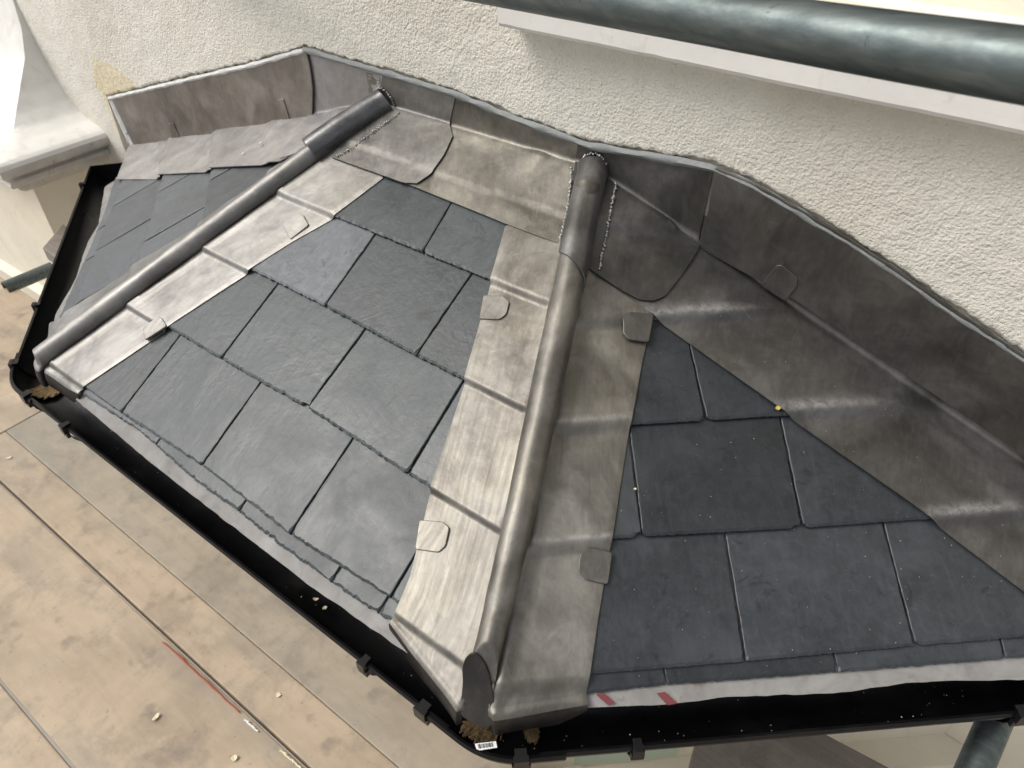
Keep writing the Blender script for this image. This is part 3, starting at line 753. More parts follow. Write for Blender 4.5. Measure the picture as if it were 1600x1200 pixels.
def clip_tab(fr, pxs, parent, mt, h=None):
    hs_ = [ridge_h(fr, fr.px(x, y, .018)[1]) for x, y in pxs]; hm = sum(hs_) / len(hs_) * .4 + max(hs_) * .6
    return plate(fr, pxs, hm + .0026, .0046, mt, 'lead_clip', parent)
# right hip
TRS = TR + V((.013, 0, -.002))
def BEND(t):
    K = [(0, -.0115), (.06, -.010), (.14, -.007), (.28, -.003), (.5, -.001), (.75, .001), (1.1, 0)]
    for (a, x), (b, y) in zip(K, K[1:]):
        if a <= t <= b: return lerp(x, y, sm((t - a) / (b - a)) * .5 + .5 * (t - a) / (b - a))
    return 0
tp = EB.lerp(TR, .085) + V((0, 0, .058)); nhr = (FR.n + RT.n).normalized()
hdr = (TR - EB).normalized(); od = V((-hdr.x, -hdr.y, 0)).normalized()
SHX = V((-.013, 0, 0)); capR = (SHX + EB + hdr * .070 + nhr * .046, SHX + EB + od * .016 + V((0, 0, -.010)))
hr, frm = hip_cover('lead_hip_flashing', 'long lead flashing over the middle hip roll, its dark folded tip above the gutter', FR, RT, EB, TRS,
    [(615, 962), (640, 900), (668, 775), (723, 600), (762, 450), (788, 352)], [(917, 1085), (935, 965), (955, 850), (985, 665), (1005, 560), (1022, 488)], .0258, .0, .93, M['lead'], capcut=capR, bend=BEND, grp='lead hip flashings')
clip_tab(FR, ((755, 461), (786, 462), (796, 471), (791, 491), (780, 499), (748, 498)), hr, M['lead_clipd'])
for q in (((655, 812), (692, 815), (702, 824), (696, 853), (685, 863), (648, 858)),): clip_tab(FR, q, hr, M['lead'])
for q in (((1022, 490), (983, 487), (974, 496), (974, 520), (983, 530), (1014, 534)), ((957, 863), (922, 855), (906, 866), (904, 892), (916, 906), (950, 913))): clip_tab(RT, q, hr, M['lead_clipd'])
def leaf_end(top, tip, w, parent):
    ax = (tip - top); L = ax.length; ax.normalize(); hz = ax.cross(V((0, 0, 1))).normalized(); n = hz.cross(ax).normalized(); n = n if n.z > 0 else -n
    P = []
    for k in range(40):
        a = 2 * math.pi * k / 40; x = math.cos(a); y = math.sin(a)
        ww = w * (1 - .16 * (1 - x)) if x < 0 else w
        # x = 1 at the top, -1 at the tip
        P.append(top + ax * (L * (1 - x) / 2) + hz * (y * w * (.62 + .38 * x if x < 0 else 1) * 1.0))
    vs = [p + n * .0022 for p in P] + [p - n * .0015 for p in P]; N = 40
    fs = [tuple(range(N)), tuple(range(2 * N - 1, N - 1, -1))] + [(i, i + N, (i + 1) % N + N, (i + 1) % N) for i in range(N)]
    uv = [(v.x, v.z) for v in vs]
    return recalc(mesh_obj('roll_end', vs, fs, M['lead_shaded'], parent, uvs=uv, label='dark folded end of the roll'))
ax_ = (capR[1] - capR[0]).normalized(); hz_ = ax_.cross(V((0, 0, 1))).normalized(); pn_ = hz_.cross(ax_).normalized(); pn_ = pn_ if pn_.z > 0 else -pn_
LFm = Frame(capR[0] + pn_ * .004, pn_.cross(ax_) * -1, -ax_)
if LFm.n.dot(pn_) < 0: LFm = Frame(capR[0] + pn_ * .004, pn_.cross(ax_), -ax_)
plate(LFm, [(723, 1066), (722, 1045), (726, 1030), (733, 1022), (741, 1020), (750, 1026), (758, 1038), (765, 1056), (769, 1078), (772, 1098), (780, 1106), (786, 1126), (757, 1139), (738, 1130), (722, 1120), (716, 1104), (721, 1090)], 0, .003, M['lead_end'], 'roll_end', hr, label='dark folded end of the roll')
# left hip
nhl = (FR.n + LF.n).normalized(); hdl = (TL - EA).normalized(); odl = V((-hdl.x, -hdl.y, 0)).normalized()
capL = (EA + hdl * .02 + nhl * .056, EA + odl * .012)
hl, frm2 = hip_cover('lead_hip_flashing', 'long pale lead flashing over the left hip roll, running down to the left gutter corner', FR, LF, EA + (TL - EA) * .0, TL + V((.004, 0, -.004)),
    [(127, 607), (250, 518), (385, 424), (455, 376), (525, 334), (597, 276)], [(82, 499), (116, 478), (219, 406), (316, 344), (406, 275), (440, 252)], .0215, .035, .92, M['lead_lit'], up_=.007, grp='lead hip flashings')
for q in (((441, 350), (465, 333), (473, 335), (482, 351), (453, 374)), ((223, 511), (247, 494), (253, 497), (260, 509), (226, 531))): clip_tab(FR, q, hl, M['lead_lit'])
# apron flashings: wall upstand, rounded fold, tail dressed over the slates
def fold_pt(fr, x, y):
    u, z = WALL.px(x, y, .004)
    p = V((u, 0, z)); n = fr.n; z2 = (n.dot(fr.O) - n.x * u) / n.z     # height of the slope's surface at the wall here
    return V((u, 0, z2))
def apron(name, label, fr, tops, folds, bots, mt, lift=0., n=60, rad=.012, nu=10, nd=22, parent=None, cat='lead flashing', grp=None, amp=1., fade=0., extra=None, shine=None):
    T = [V(WALL.px(x, y, .005)) for x, y in tops]; Fo = [fold_pt(fr, x, y) for x, y in folds]; B = [V(fr.px(x, y, .016 + lift)) for x, y in bots]
    grid = []; base = .006 + lift
    for i in range(n + 1):
        t = i / n; a = idx_at(T, t); f = idx_at(Fo, t); b = idx_at(B, t); col = []
        at_ = V((a.x, -.004 - lift * .5, a.y))
        f2 = V(to2(fr, f)); dvec = (b - f2); L = max(dvec.length, 1e-4); din = dvec / L
        upz = V((a.x - f.x, 0, a.y - f.z)); U = upz.length; upz.normalize()
        r1 = min(rad * (1 + .45 * nz(f.x, 1, 2, 11)), L * .6, U * .6)
        fh = V((f.x, -.004 - lift * .5, f.z + .009 + lift))
        pu = fh + upz * r1
        def low(p, k): # point on slope
            s_amp = amp
            if fade: s_amp = amp * sm((k * L) / fade)
            hh = .0085 + (saw(fr, p.y, .022) - .0085) * s_amp + LEADSTEP + lift + .0012 * nz(p.x, p.y, 3, 9) + .0005 * nz(p.x, p.y, 5, 30)
            if extra: hh += extra(p)
            return fr.p3(p.x, p.y, hh)
        pl_ = low(f2 + din * r1, r1 / L)
        for k in range(nu): q = k / nu; p = at_.lerp(pu, q); p.y -= .0012 * abs(nz(p.x, p.z, 2, 8)); col.append(p)
        for k in range(6):
            q = k / 6; col.append(pu.lerp(fh, q).lerp(fh.lerp(pl_, q), q))
        for k in range(nd + 1):
            q = k / nd; p = (f2 + din * r1).lerp(b, q); col.append(low(p, lerp(r1 / L, 1, q)))
        grid.append(col)
    g2 = [[grid[i][j] for i in range(n + 1)] for j in range(len(grid[0]))]
    o = sheet('upstand_sheet' if parent else name, g2, mt, parent, th=.0022, want=V((0, -1, .8)), shine=shine)
    if not parent:
        tag(o, label, cat, grp)
    return o
# left apron, three lapped sheets
Lp = ((((200, 200), (262, 188)), ((203, 236), (262, 227)), ((182, 281), (250, 277)), .0), (((252, 190), (345, 170)), ((252, 229), (345, 208)), ((246, 273), (330, 265)), .0022), (((335, 172), (480, 140), (560, 118)), ((335, 210), (490, 186), (560, 168)), ((327, 262), (437, 252), (500, 212)), .0044))
for (a, b, c, l), lab in zip(Lp, ('lead apron sheet at the far left end, over the corner of the left gutter', 'second lead apron sheet from the left, lapped between its neighbours', 'long lead apron sheet on the left slope, running up to the hip roll')):
    apron('lead_apron', lab, LF, a, b, c, M['lead_roll'] if 0 else M['lead_left'], lift=l, n=30, rad=.014, grp='lead aprons on the left slope')
# left saddle at the top of the left hip
sadL = thing('lead_saddle', 'lead saddle welded round the top of the left hip roll, with a curved right edge', 'lead flashing', TL, 'lead saddles at the hip tops')
apron('u', '', LF, [(478, 79), (540, 97), (600, 113)], [(488, 186), (545, 172), (590, 160)], [(437, 247), (478, 232), (520, 205)], M['lead_left'], lift=.0066, n=24, rad=.010, parent=sadL)
apron('u', '', FR, [(572, 104), (618, 117), (650, 126), (675, 134), (690, 138), (702, 141), (714, 145)], [(580, 160), (630, 180), (650, 187), (672, 195), (685, 199), (695, 202), (705, 206)], [(516, 243), (575, 264), (628, 283), (650, 284), (672, 268), (692, 240), (706, 210)], M['lead_sadl'], lift=.0066, n=40, rad=.006, parent=sadL)
# middle apron
apron('lead_apron', 'lead apron between the two hip rolls, above the front slates, mottled and streaked', FR, [(695, 139), (800, 179), (930, 227)], [(700, 204), (800, 238), (915, 280)], [(620, 279), (785, 346), (884, 383)], M['lead_mid'], lift=.0022, n=80, rad=.007, extra=lambda p: .004 * math.exp(-((p.x - .155) / .02) ** 2) * sm((p.y - .78) / .1))
# right saddle
sadR = thing('lead_saddle', 'dark lead saddle with beaded weld seams round the top of the right hip roll', 'lead flashing', TR, 'lead saddles at the hip tops')
apron('u', '', FR, [(905, 219), (925, 226), (950, 233)], [(900, 268), (912, 275), (925, 280)], [(880, 378), (886, 380), (892, 382)], M['lead_shaded'], lift=.0066, n=12, rad=.006, parent=sadR)
apron('u', '', RT, [(912, 222), (975, 235), (1030, 243), (1060, 248), (1080, 251), (1100, 255), (1117, 259)], [(925, 268), (985, 310), (1025, 338), (1050, 356), (1065, 367), (1078, 377), (1090, 386)], [(917, 416), (970, 452), (1000, 468), (1020, 470), (1040, 462), (1068, 425), (1092, 388)], M['lead_shaded'], lift=.0070, n=50, rad=.012, parent=sadR)
def saddle_roll(root, frA, frB, P0, P1, t0, t1, r, cutA, mt, ed, CW):
    h = P1 - P0; hd = h.normalized(); nh = (frA.n + frB.n).normalized(); nh = (nh - hd * nh.dot(hd)).normalized(); sA = hd.cross(nh).normalized()
    if sA.dot(cen[id(frA)] - P0) < 0: sA = -sA
    grid = []; nt = 30
    for j in range(nt + 1):
        row = []
        for k in range(29):
            a = lerp(-60, 240, k / 28); q = j / nt
            st = lerp(cutA[0], cutA[1], sm(k / 28)); t = lerp(st, t1, q)
            e_ = sm((q - .10) / .90); t = lerp(st, t1, q); Hc = P0 + h * t; C_ = Hc + nh * (r * .80 + ed)
            if frB is RT:
                bx = V((1, 0, 0)); bx = bx - hd * bx.dot(hd); Hc = Hc; C_ = C_ + bx.normalized() * BEND(t)
            C_ = C_.lerp(CW, e_)
            rr = r * (1 + .02 * nz(t * 9, 1, k * .05, 3))
            if k < 3 or k > 25: rr *= 1 + .32 * (3 - k if k < 3 else k - 25) / 3
            rr *= 1 - .10 * sm((q - .95) / .05) + .10 * sm((q - .6) / .3)
            p = C_ + sA * math.cos(R_(a)) * rr + nh * math.sin(R_(a)) * rr
            if p.y > -.005: p.y = -.005
            row.append(p)
        grid.append(row)
    sheet('roll_cover', grid, mt, root, th=.0026, want=nh)
    return grid
grR = saddle_roll(sadR, FR, RT, EB, TRS, .75, .995, .0285, (.785, .71), M['lead_roll'], .0135, WALL.at(928, 262, .006))
grL = saddle_roll(sadL, FR, LF, EA, TL + V((.004, 0, -.004)), .75, .995, .0290, (.80, .80), M['lead_sadroll'], .0088, WALL.at(603, 160, .006))
def weld(root, path, step=.0044, r=.0029):
    mb = MB(); L = sum((V(b) - V(a)).length for a, b in zip(path, path[1:])); n = int(L / step)
    for i in range(n + 1):
        p = poly_at(path, i / n); d = (poly_at(path, min(1, (i + 1) / n)) - poly_at(path, max(0, (i - 1) / n))).normalized()
        rr = r * (1 + .7 * nz(i * 1.7, 3)); p = p + V((nz(i * .9, 1), nz(i * .9, 2), nz(i * .9, 3))) * .0022
        up = d.orthogonal().normalized(); sd_ = d.cross(up); ring = []
        vs = [p - d * rr * .85]; 
        for (o_, s_) in ((-.35, .85), (.3, .9)): vs += [p + d * rr * o_ * 1.0 + (up * math.cos(k * math.pi / 4) + sd_ * math.sin(k * math.pi / 4)) * rr * s_ for k in range(8)]
        vs.append(p + d * rr * .8); fs = [(0, 1 + (k + 1) % 8, 1 + k) for k in range(8)] + [(1 + k, 1 + (k + 1) % 8, 9 + (k + 1) % 8, 9 + k) for k in range(8)] + [(17, 9 + k, 9 + (k + 1) % 8) for k in range(8)]
        mb.add(vs, fs)
    o = mb.obj('weld_seam', M['weld'], root, smooth=True); recalc(o)
def col_of(gr, k, j0=0, j1=None): return [gr[j][k] for j in range(j0, len(gr) if j1 is None else j1)]
LFT = .0066
def onsheet(fr, pxs): 
    out = []
    for x, y in pxs: u, v = fr.px(x, y, .02); out.append(fr.p3(u, v, ridge_h(fr, v) + LFT + .0022))
    return out
def ring(gr, cw): return [V((p.x + (p.x - cw.x) * .06, -.0105, p.z + (p.z - cw.z) * .06 + .002)) for p in gr[-1][3:26]]
weld(sadR, ring(grR, WALL.at(928, 262, .006)))
weld(sadR, onsheet(FR, ((893, 264), (892, 290), (888, 320), (881, 350), (876, 376))))
weld(sadR, onsheet(RT, ((962, 290), (957, 315), (951, 345), (946, 375), (940, 400), (937, 421))))
weld(sadL, ring(grL, WALL.at(603, 160, .006)), r=.0024)
weld(sadL, onsheet(FR, ((623, 177), (606, 190), (575, 212), (550, 230), (528, 244))), r=.0022)
# right slope flashing, dressed over the slates
WL = (V(to2(RT, TR)), V(to2(RT, ER)))
def APW(u, v, k):                                       # painted highlight on lead burnished over the slate steps, dying out towards the wall
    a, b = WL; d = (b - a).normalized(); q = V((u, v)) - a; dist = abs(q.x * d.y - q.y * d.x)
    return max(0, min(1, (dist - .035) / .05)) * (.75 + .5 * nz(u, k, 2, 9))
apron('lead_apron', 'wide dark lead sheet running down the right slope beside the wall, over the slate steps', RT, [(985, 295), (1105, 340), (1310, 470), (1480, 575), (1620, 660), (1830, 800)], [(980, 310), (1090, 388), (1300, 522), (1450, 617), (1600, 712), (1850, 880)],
      [(920, 420), (1021, 493), (1242, 655), (1462, 815), (1602, 926), (1900, 1150)], M['lead_right'], lift=.0012, n=240, rad=.0115, nd=40, amp=1.25, fade=.085, shine=ridge_shine(RT, .013, APW))
# cover flashings on the wall
plate(WALL, [(174, 154), (240, 138), (300, 124), (400, 101), (478, 80), (484, 108), (488, 140), (487, 182), (450, 189), (400, 198), (345, 207), (280, 218), (212, 234), (192, 192)], .0145, .003, M['lead_brown'], 'lead_cover_flashing')
tag(COL.objects['lead_cover_flashing'], 'brownish lead cover flashing fixed to the wall at the far left', 'lead flashing', 'lead cover flashings on the wall')
o = plate(WALL, [(1117, 261), (1180, 288), (1240, 322), (1330, 374), (1400, 420), (1500, 490), (1600, 556), (1640, 585), (1625, 640), (1590, 705), (1500, 645), (1420, 590), (1330, 530), (1240, 468), (1160, 425), (1090, 386), (1106, 330)], .0165, .003, M['lead_shaded'], 'lead_cover_flashing')
tag(o, 'long dark lead cover flashing on the wall above the right slope, with a rounded clip', 'lead flashing', 'lead cover flashings on the wall')
plate(WALL, [(1188, 446), (1212, 415), (1221, 414), (1246, 435), (1245, 448), (1227, 471)], .0192, .0026, M['lead_shaded'], 'lead_clip', o)
oL = COL.objects['lead_cover_flashing']
for q in (((433, 156), (442, 154), (452, 187), (441, 190)), ((262, 193), (270, 192), (281, 216), (268, 219))): plate(WALL, q, .0172, .0026, M['lead_brown'], 'lead_clip', oL)
c0 = V(WALL.px(1600, 700, .0195)); dxw = V((.46, -.36)); P = [V(WALL.px(1612, 560, .0195)), V(WALL.px(1600, 640, .0195)), V(WALL.px(1586, 706, .0195))]
vs = [(P[0].x, -.0195, P[0].y - .004), (P[1].x, -.0195, P[1].y), (P[2].x, -.0195, P[2].y), (P[2].x + .40, -.0195, P[2].y - .245), (P[0].x + .40, -.0195, P[0].y - .28)]
mb = MB(); mb.prism([V(v) for v in vs], V((0, .003, 0))); o = recalc(mb.obj('lead_cover_flashing', M['lead_shaded'])); tag(o, 'end of a lead cover flashing at the right edge, lapped over the long dark one', 'lead flashing', 'lead cover flashings on the wall')
# sealant bead along the top of the lead and down its left end
def bead(pts, wd, mt, name='sealant_bead', y0=-.006, lab=None):
    grid = []; n = 240
    for j in range(5):
        row = []
        for i in range(n + 1):
            p = poly_at(pts, i / n); q = poly_at(pts, min(1, i / n + .004)) ; d = (q - p) if i < n else (p - poly_at(pts, 1 - .004)); d.normalize(); nn_ = V((-d.y, d.x))
            f = j / 4; a = (f - .5) * wd * (1 + .35 * nz(p.x, 1, 2, 30)); hgt = math.sin(math.pi * f) * .006 * (1 + .3 * nz(p.x, j, 0, 40))
            row.append(V((p.x + nn_.x * a, y0 - hgt, p.y + nn_.y * a + .0012 * nz(p.x, 0, 7, 35))))
        grid.append(row)
    o = sheet(name, grid, mt, None, th=.004, want=V((0, -1, 0))); return o
o = bead([V((p.x - .002, p.y - .0038)) for p in TOPW[3:]], .0145, M['sealant'], y0=-.012); tag(o, 'grey sealant line between the rendered wall and the top of the leads', 'sealant')
o = bead([V((p.x + .001, p.y - .005)) for p in TOPW[:4]], .013, M['sealant_pale'], y0=-.012); tag(o, 'pale sealant line along the top of the far left lead', 'sealant')
o = bead([V(WALL.px(x, y, .01)) for x, y in ((171, 151), (183, 180), (196, 208), (214, 240))], .032, M['sealant_pale'], y0=-.009); tag(o, 'pale upright sealant strip at the left end of the leads', 'sealant')
# ------------------------------------------------------------------ gutter
gut = thing('gutter', 'black half round plastic gutter running round the three sides of the bay roof', 'gutter', (0, -.75, -.12))
GR = .056; GZ = -.05
def off_line(P, Q, d): a, b = inset(P, Q, -d); return a, b
OL, OF_, OR = .098, .036, .048                          # how far each outer lip stands off its eaves line
lL = (off_line(EL, EA, .128 - GR)[0], off_line(EL, EA, .085 - GR)[1]); lF = off_line(EA, EB, OF_ - GR); lR = off_line(EB, ER, OR - GR)
cA = isect(*lL, *lF); cB = isect(*lF, *lR)
w0, w1 = V((-5, -.06, 0)), V((5, -.06, 0))
wl = isect(*lL, w0, w1); wr = isect(*lR, V((-5, -.03, 0)), V((5, -.03, 0)))
def channel(path, r, name, parent, nseg=22, lip=.0035, th=.0022, caps=False):
    path = [V((p.x, p.y, GZ)) for p in path]; grid = []
    prof_ = []
    for k in range(nseg + 1):
        a = math.pi + math.pi * k / nseg; prof_.append((math.cos(a) * r, math.sin(a) * r))
    prof_ = [(-r + lip * .2, .003), (-r - lip * .6, .0045), (-r - lip, .0015)][::1] + prof_ + [(r + lip, .0015), (r + lip * .6, .0045), (r - lip * .2, .003)]
    for i, p in enumerate(path):
        a = path[max(i - 1, 0)]; b = path[min(i + 1, len(path) - 1)]
        if 0 < i < len(path) - 1:
            d1 = (p - a).normalized(); d2 = (b - p).normalized(); d = (d1 + d2).normalized(); n = V((d.y, -d.x, 0)); k_ = 1 / max(.4, n.dot(V((d1.y, -d1.x, 0))))
        else: d = (b - a).normalized(); n = V((d.y, -d.x, 0)); k_ = 1
        grid.append([p + n * (x * k_) + V((0, 0, z)) for x, z in prof_])
    o = sheet(name, grid, M['gutter'], parent, th=th, want=V((0, 0, 1)))
    return o
def along(a, b, t): return a + (b - a).normalized() * t
eA1, eA2 = along(cA, wl, .085), along(cA, cB, .085); eB1, eB2 = along(cB, cA, .085), along(cB, wr, .085)
def many(a, b, n=24): return [a.lerp(b, i / n) for i in range(n + 1)]
channel(many(wl, along(cA, wl, .05)), GR, 'gutter_channel', gut); channel(many(along(cA, cB, .05), along(cB, cA, .05)), GR, 'gutter_channel', gut); channel(many(along(cB, wr, .05), wr), GR, 'gutter_channel', gut)
def corner(c, a, b):
    p = []
    for i in range(9):
        t = i / 8; q0 = along(c, a, .030); q1 = along(c, b, .030); p.append(q0.lerp(c, t).lerp(c.lerp(q1, t), t))
    return [a, along(c, a, .06)] + p + [along(c, b, .06), b]
dd_ = (wl - cA).normalized(); nn_ = V((dd_.y, -dd_.x, 0)); mb = MB()
mb.prism([V((wl.x, wl.y, GZ)) + nn_ * (math.cos(math.pi + math.pi * k / 20) * (GR + .003)) + V((0, 0, math.sin(math.pi + math.pi * k / 20) * (GR + .003))) for k in range(21)] + [V((wl.x, wl.y, GZ + .006)) + nn_ * (GR + .004), V((wl.x, wl.y, GZ + .006)) - nn_ * (GR + .004)], dd_ * .004)
recalc(mb.obj('stop_end', M['gutter'], gut))
ga = channel(corner(cA, eA1, eA2), GR + .0035, 'gutter_angle', gut, th=.0025); gb = channel(corner(cB, eB1, eB2), GR + .0035, 'gutter_angle', gut, th=.0025)
def bracket(p, d, side_, name='gutter_clip', big=False):
    """clip lug gripping the outer lip"""
    n = V((d.y, -d.x, 0)).normalized(); n = n if n.dot(side_) > 0 else -n
    mb = MB(); w_ = .021 if big else .015; c = V((p.x, p.y, GZ)) + n * (GR + .004); z = V((0, 0, 1))
    mb.box(c + n * .004 + z * .002, w_, .009, .020, ex=d.normalized(), ey=n); mb.box(c - n * .004 + z * .0085, w_ * .8, .014, .005, ex=d.normalized(), ey=n)
    mb.box(c + n * .003 - z * .012, w_ * 1.25, .007, .014, ex=d.normalized(), ey=n)
    # strap below the channel
    ring = []
    for k in range(15):
        a = math.pi * k / 14; q = V((p.x, p.y, GZ)) + n * (math.cos(a) * (GR + .0065)) - z * (math.sin(a) * (GR + .0065)); ring.append(q)
    dd = d.normalized() * w_ * .5
    vs = [q - dd for q in ring] + [q + dd for q in ring]; vs += [v * 1 + V((0, 0, -.003)) for v in vs]
    fs = []
    for k in range(14): fs += [(k, k + 1, k + 16, k + 15), (k + 30, k + 45, k + 46, k + 31), (k, k + 30, k + 31, k + 1), (k + 15, k + 16, k + 46, k + 45)]
    mb.add(vs, fs)
    o = mb.obj(name, M['gutter'], gut)
    bv = o.modifiers.new('b', 'BEVEL'); bv.width = .0018; bv.segments = 2; bv.limit_method = 'ANGLE'
    return o
def lip_t(px, a, b, o_n):                               # where along a run a traced clip sits
    fr = Frame((0, 0, GZ), (1, 0, 0), (0, 1, 0)); u, v = fr.px(*px); q = V((u, v, 0)); d = (b - a).normalized(); return a + d * (q - a).dot(d)
oF = V((0, -1, 0)); dR = (wr - cB).normalized(); oR = V((dR.y, -dR.x, 0)); dL = (wl - cA).normalized(); oL_ = V((dL.y, -dL.x, 0)); oL_ = oL_ if oL_.y < 0 else -oL_
oR = oR if oR.y < 0 else -oR
for px_, big in (((562, 1046), False), ((655, 1118), True), ((105, 668), False)): bracket(lip_t(px_, cA, cB, 0), cB - cA, oF, big=big)
bracket(lip_t((40, 622), cA, cB, 0), cB - cA, oF, big=True)
for px_, big in (((812, 1163), True), ((992, 1150), False), ((1596, 1118), True)): bracket(lip_t(px_, cB, wr, 0), dR, oR, big=big)
for px_, big in (((18, 572), True), ((126, 292), False), ((60, 480), False)): bracket(lip_t(px_, cA, wl, 0), dL, oL_, big=big)
# barcode sticker on the outer face of the right corner
fs_ = Frame(V((0, 0, GZ + .0062)), (1, 0, 0), (0, 1, 0))
PS = [V(fs_.at(x, y)) for x, y in ((742, 1162), (775, 1158), (777, 1168), (745, 1173))]
mb = MB(); mb.prism(PS, V((0, 0, -.0008)), 0)
a, b, c, d = PS
t = .12
while t < .80:
    w_ = random.choice((.012, .02, .03)); q = [a.lerp(b, t), a.lerp(b, t + w_), d.lerp(c, t + w_), d.lerp(c, t)]; m0 = (q[0] + q[3]) / 2; m1 = (q[1] + q[2]) / 2
    mb.prism([m0.lerp(q[0], .7) + V((0, 0, .0004)), m1.lerp(q[1], .7) + V((0, 0, .0004)), m1.lerp(q[2], .55) + V((0, 0, .0004)), m0.lerp(q[3], .55) + V((0, 0, .0004))], V((0, 0, -.0006)), 1); t += w_ + random.choice((.014, .02, .034))
recalc(mb.obj('barcode_sticker', [M['sticker'], M['ink']], gb, label='small white sticker printed with a barcode'))
# ------------------------------------------------------------------ scaffold
def tube_thing(name, label, a, b, r=.02415, grp=None):
    o = mesh_tube(name, a, b, r); tag(o, label, 'scaffold tube', grp); return o
def mesh_tube(name, a, b, r, n=48, k=60):
    a, b = V(a), V(b); d = (b - a).normalized(); up = d.orthogonal().normalized(); sd_ = d.cross(up); vs = []; fs = []
    for i in range(k + 1):
        p = a.lerp(b, i / k) + V((0, 0, .0006 * nz(i * .3, 2)))
        for j in range(n): vs.append(p + (up * math.cos(2 * math.pi * j / n) + sd_ * math.sin(2 * math.pi * j / n)) * r)
    for i in range(k):
        for j in range(n): q = i * n + j; q2 = i * n + (j + 1) % n; fs.append((q, q2, q2 + n, q + n))
    ri = r - .0035; e0 = len(vs)
    for p in (a, b):
        for j in range(n): vs.append(p + (up * math.cos(2 * math.pi * j / n) + sd_ * math.sin(2 * math.pi * j / n)) * ri)
    for j in range(n): j2 = (j + 1) % n; fs.append((j, e0 + j, e0 + j2, j2)); q = k * n; fs.append((q + j, q + j2, e0 + n + j2, e0 + n + j)); fs.append((e0 + j, e0 + n + j, e0 + n + j2, e0 + j2))
    o = mesh_obj(name, vs, fs, M['galv'], None, smooth=True, sharp=50); recalc(o); return o
def cpt(x, y, z):                                       # the point at height z seen at this photo point
    f = Frame((0, 0, z), (1, 0, 0), (0, 1, 0)); return f.at(x, y)
r1 = FW + RX * ((1600 - 800) / F_PX) + DN * ((103 - 600) / F_PX); r2 = FW + RX * ((1240 - 800) / F_PX) + DN * ((47 - 600) / F_PX)
p1 = CAM + r1 * .50; p2 = CAM + r2 * .617
tube_thing('scaffold_tube', 'thick galvanised scaffold tube crossing close in front of the window sill', p1 + (p2 - p1) * 14, p1 - (p2 - p1) * 4, grp='scaffold tubes')
print('TUBE', p1, p2)
q1, q2 = cpt(1553, 1130, -.155), cpt(1523, 1200, -.175)
tube_thing('scaffold_tube', 'galvanised scaffold tube passing under the right gutter at the bottom right corner', q1 + (q1 - q2) * 1.2, q2 + (q2 - q1) * 9, grp='scaffold tubes')
q1, q2 = cpt(25, 443, -.46), cpt(80, 420, -.46)
tube_thing('scaffold_tube', 'short run of galvanised tube beyond the left gutter, beside the pier', q1 + (q1 - q2) * .3, q2 + (q2 - q1) * 2.2, grp='scaffold tubes')
DZ = -.47
def board(label, pts, mt, th=.038, cut=None, name='scaffold_board', grp='boards of the scaffold deck'):
    mb = MB(); mb.prism([V(p) for p in pts], V((0, 0, -th))); o = recalc(mb.obj(name, mt)); tag(o, label, 'board', grp)
    bv = o.modifiers.new('b', 'BEVEL'); bv.width = .003; bv.segments = 2; return o
yj1 = cpt(250, 985, DZ).y; yj0 = cpt(815, 1187, DZ).y; yj2 = cpt(60, 1135, DZ).y
print('deck', yj0, yj1, yj2)
def rect(x0, x1, y0, y1, z): return [(x0, y0, z), (x1, y0, z), (x1, y1, z), (x0, y1, z)]
yjs = cpt(400, 1008, DZ).y; print('split', yjs)
board('greyish plywood strip nearest the wall, partly under the front gutter', rect(-1.15, 2.0, yjs + .0003, yj0, DZ), M['ply_grey'])
board('tan plywood deck board between the grey strip and the stained middle board', rect(-1.15, 2.0, yj1 + .004, yjs - .0003, DZ - .0008), M['ply'])
board('plywood deck board left of the gutter corner, its end by the wooden block', rect(-2.12, -1.153, yj1 + .004, yj0 + .24, DZ), M['ply'])
board('stained middle plywood deck board with fallen leaves on it', rect(-2.6, 2.2, yj2 + .003, yj1 - .003, DZ - .003), M['ply'])
board('outer plywood deck board at the bottom left corner', rect(-2.5, 2.4, yj2 - .30, yj2 - .003, DZ), M['ply'])
P = [cpt(1092, 1138, -.40), cpt(1072, 1215, -.40), cpt(1420, 1215, -.40), cpt(1262, 1132, -.40)]
board('weathered grey board lying askew below the right gutter', [P[0] + (P[0] - P[1]) * .6, P[1] + (P[1] - P[0]) * 4, P[2] + (P[2] - P[3]) * 2.5, P[3] + (P[3] - P[2]) * .25], M['board'], .02, name='loose_board', grp=None)
P = [cpt(66, 387, -.20), cpt(98, 350, -.20)]; P = [P[0], P[0] + V((.42, -.02, 0)), P[1] + V((.42, -.02, 0)), P[1]]
board('end of a brown timber poking out from under the left gutter', P, M['board'], .045, name='timber', grp=None)
# strips in the deck joint
for (a, b), mt, lab in ((((255, 1003), (374, 1113)), M['red_wrap'], 'thin orange red strip lying in the deck joint'), (((382, 1124), (403, 1143)), M['sticker'], 'short white sliver in the deck joint'), (((438, 1172), (470, 1200)), M['chip'], 'pale yellow sliver in the deck joint near the bottom edge')):
    A_, B_ = cpt(*a, DZ + .001), cpt(*b, DZ + .001); mb = MB(); mb.tube([A_ + V((0, .0025 * nz(i * .7, 1), 0)) + (B_ - A_) * (i / 12) for i in range(13)], [.0022 * (.35 + 1.3 * abs(nz(i * .9, 5)) + .3) for i in range(13)], 6); o = mb.obj('packing_strip', mt); tag(o, lab, 'strip')
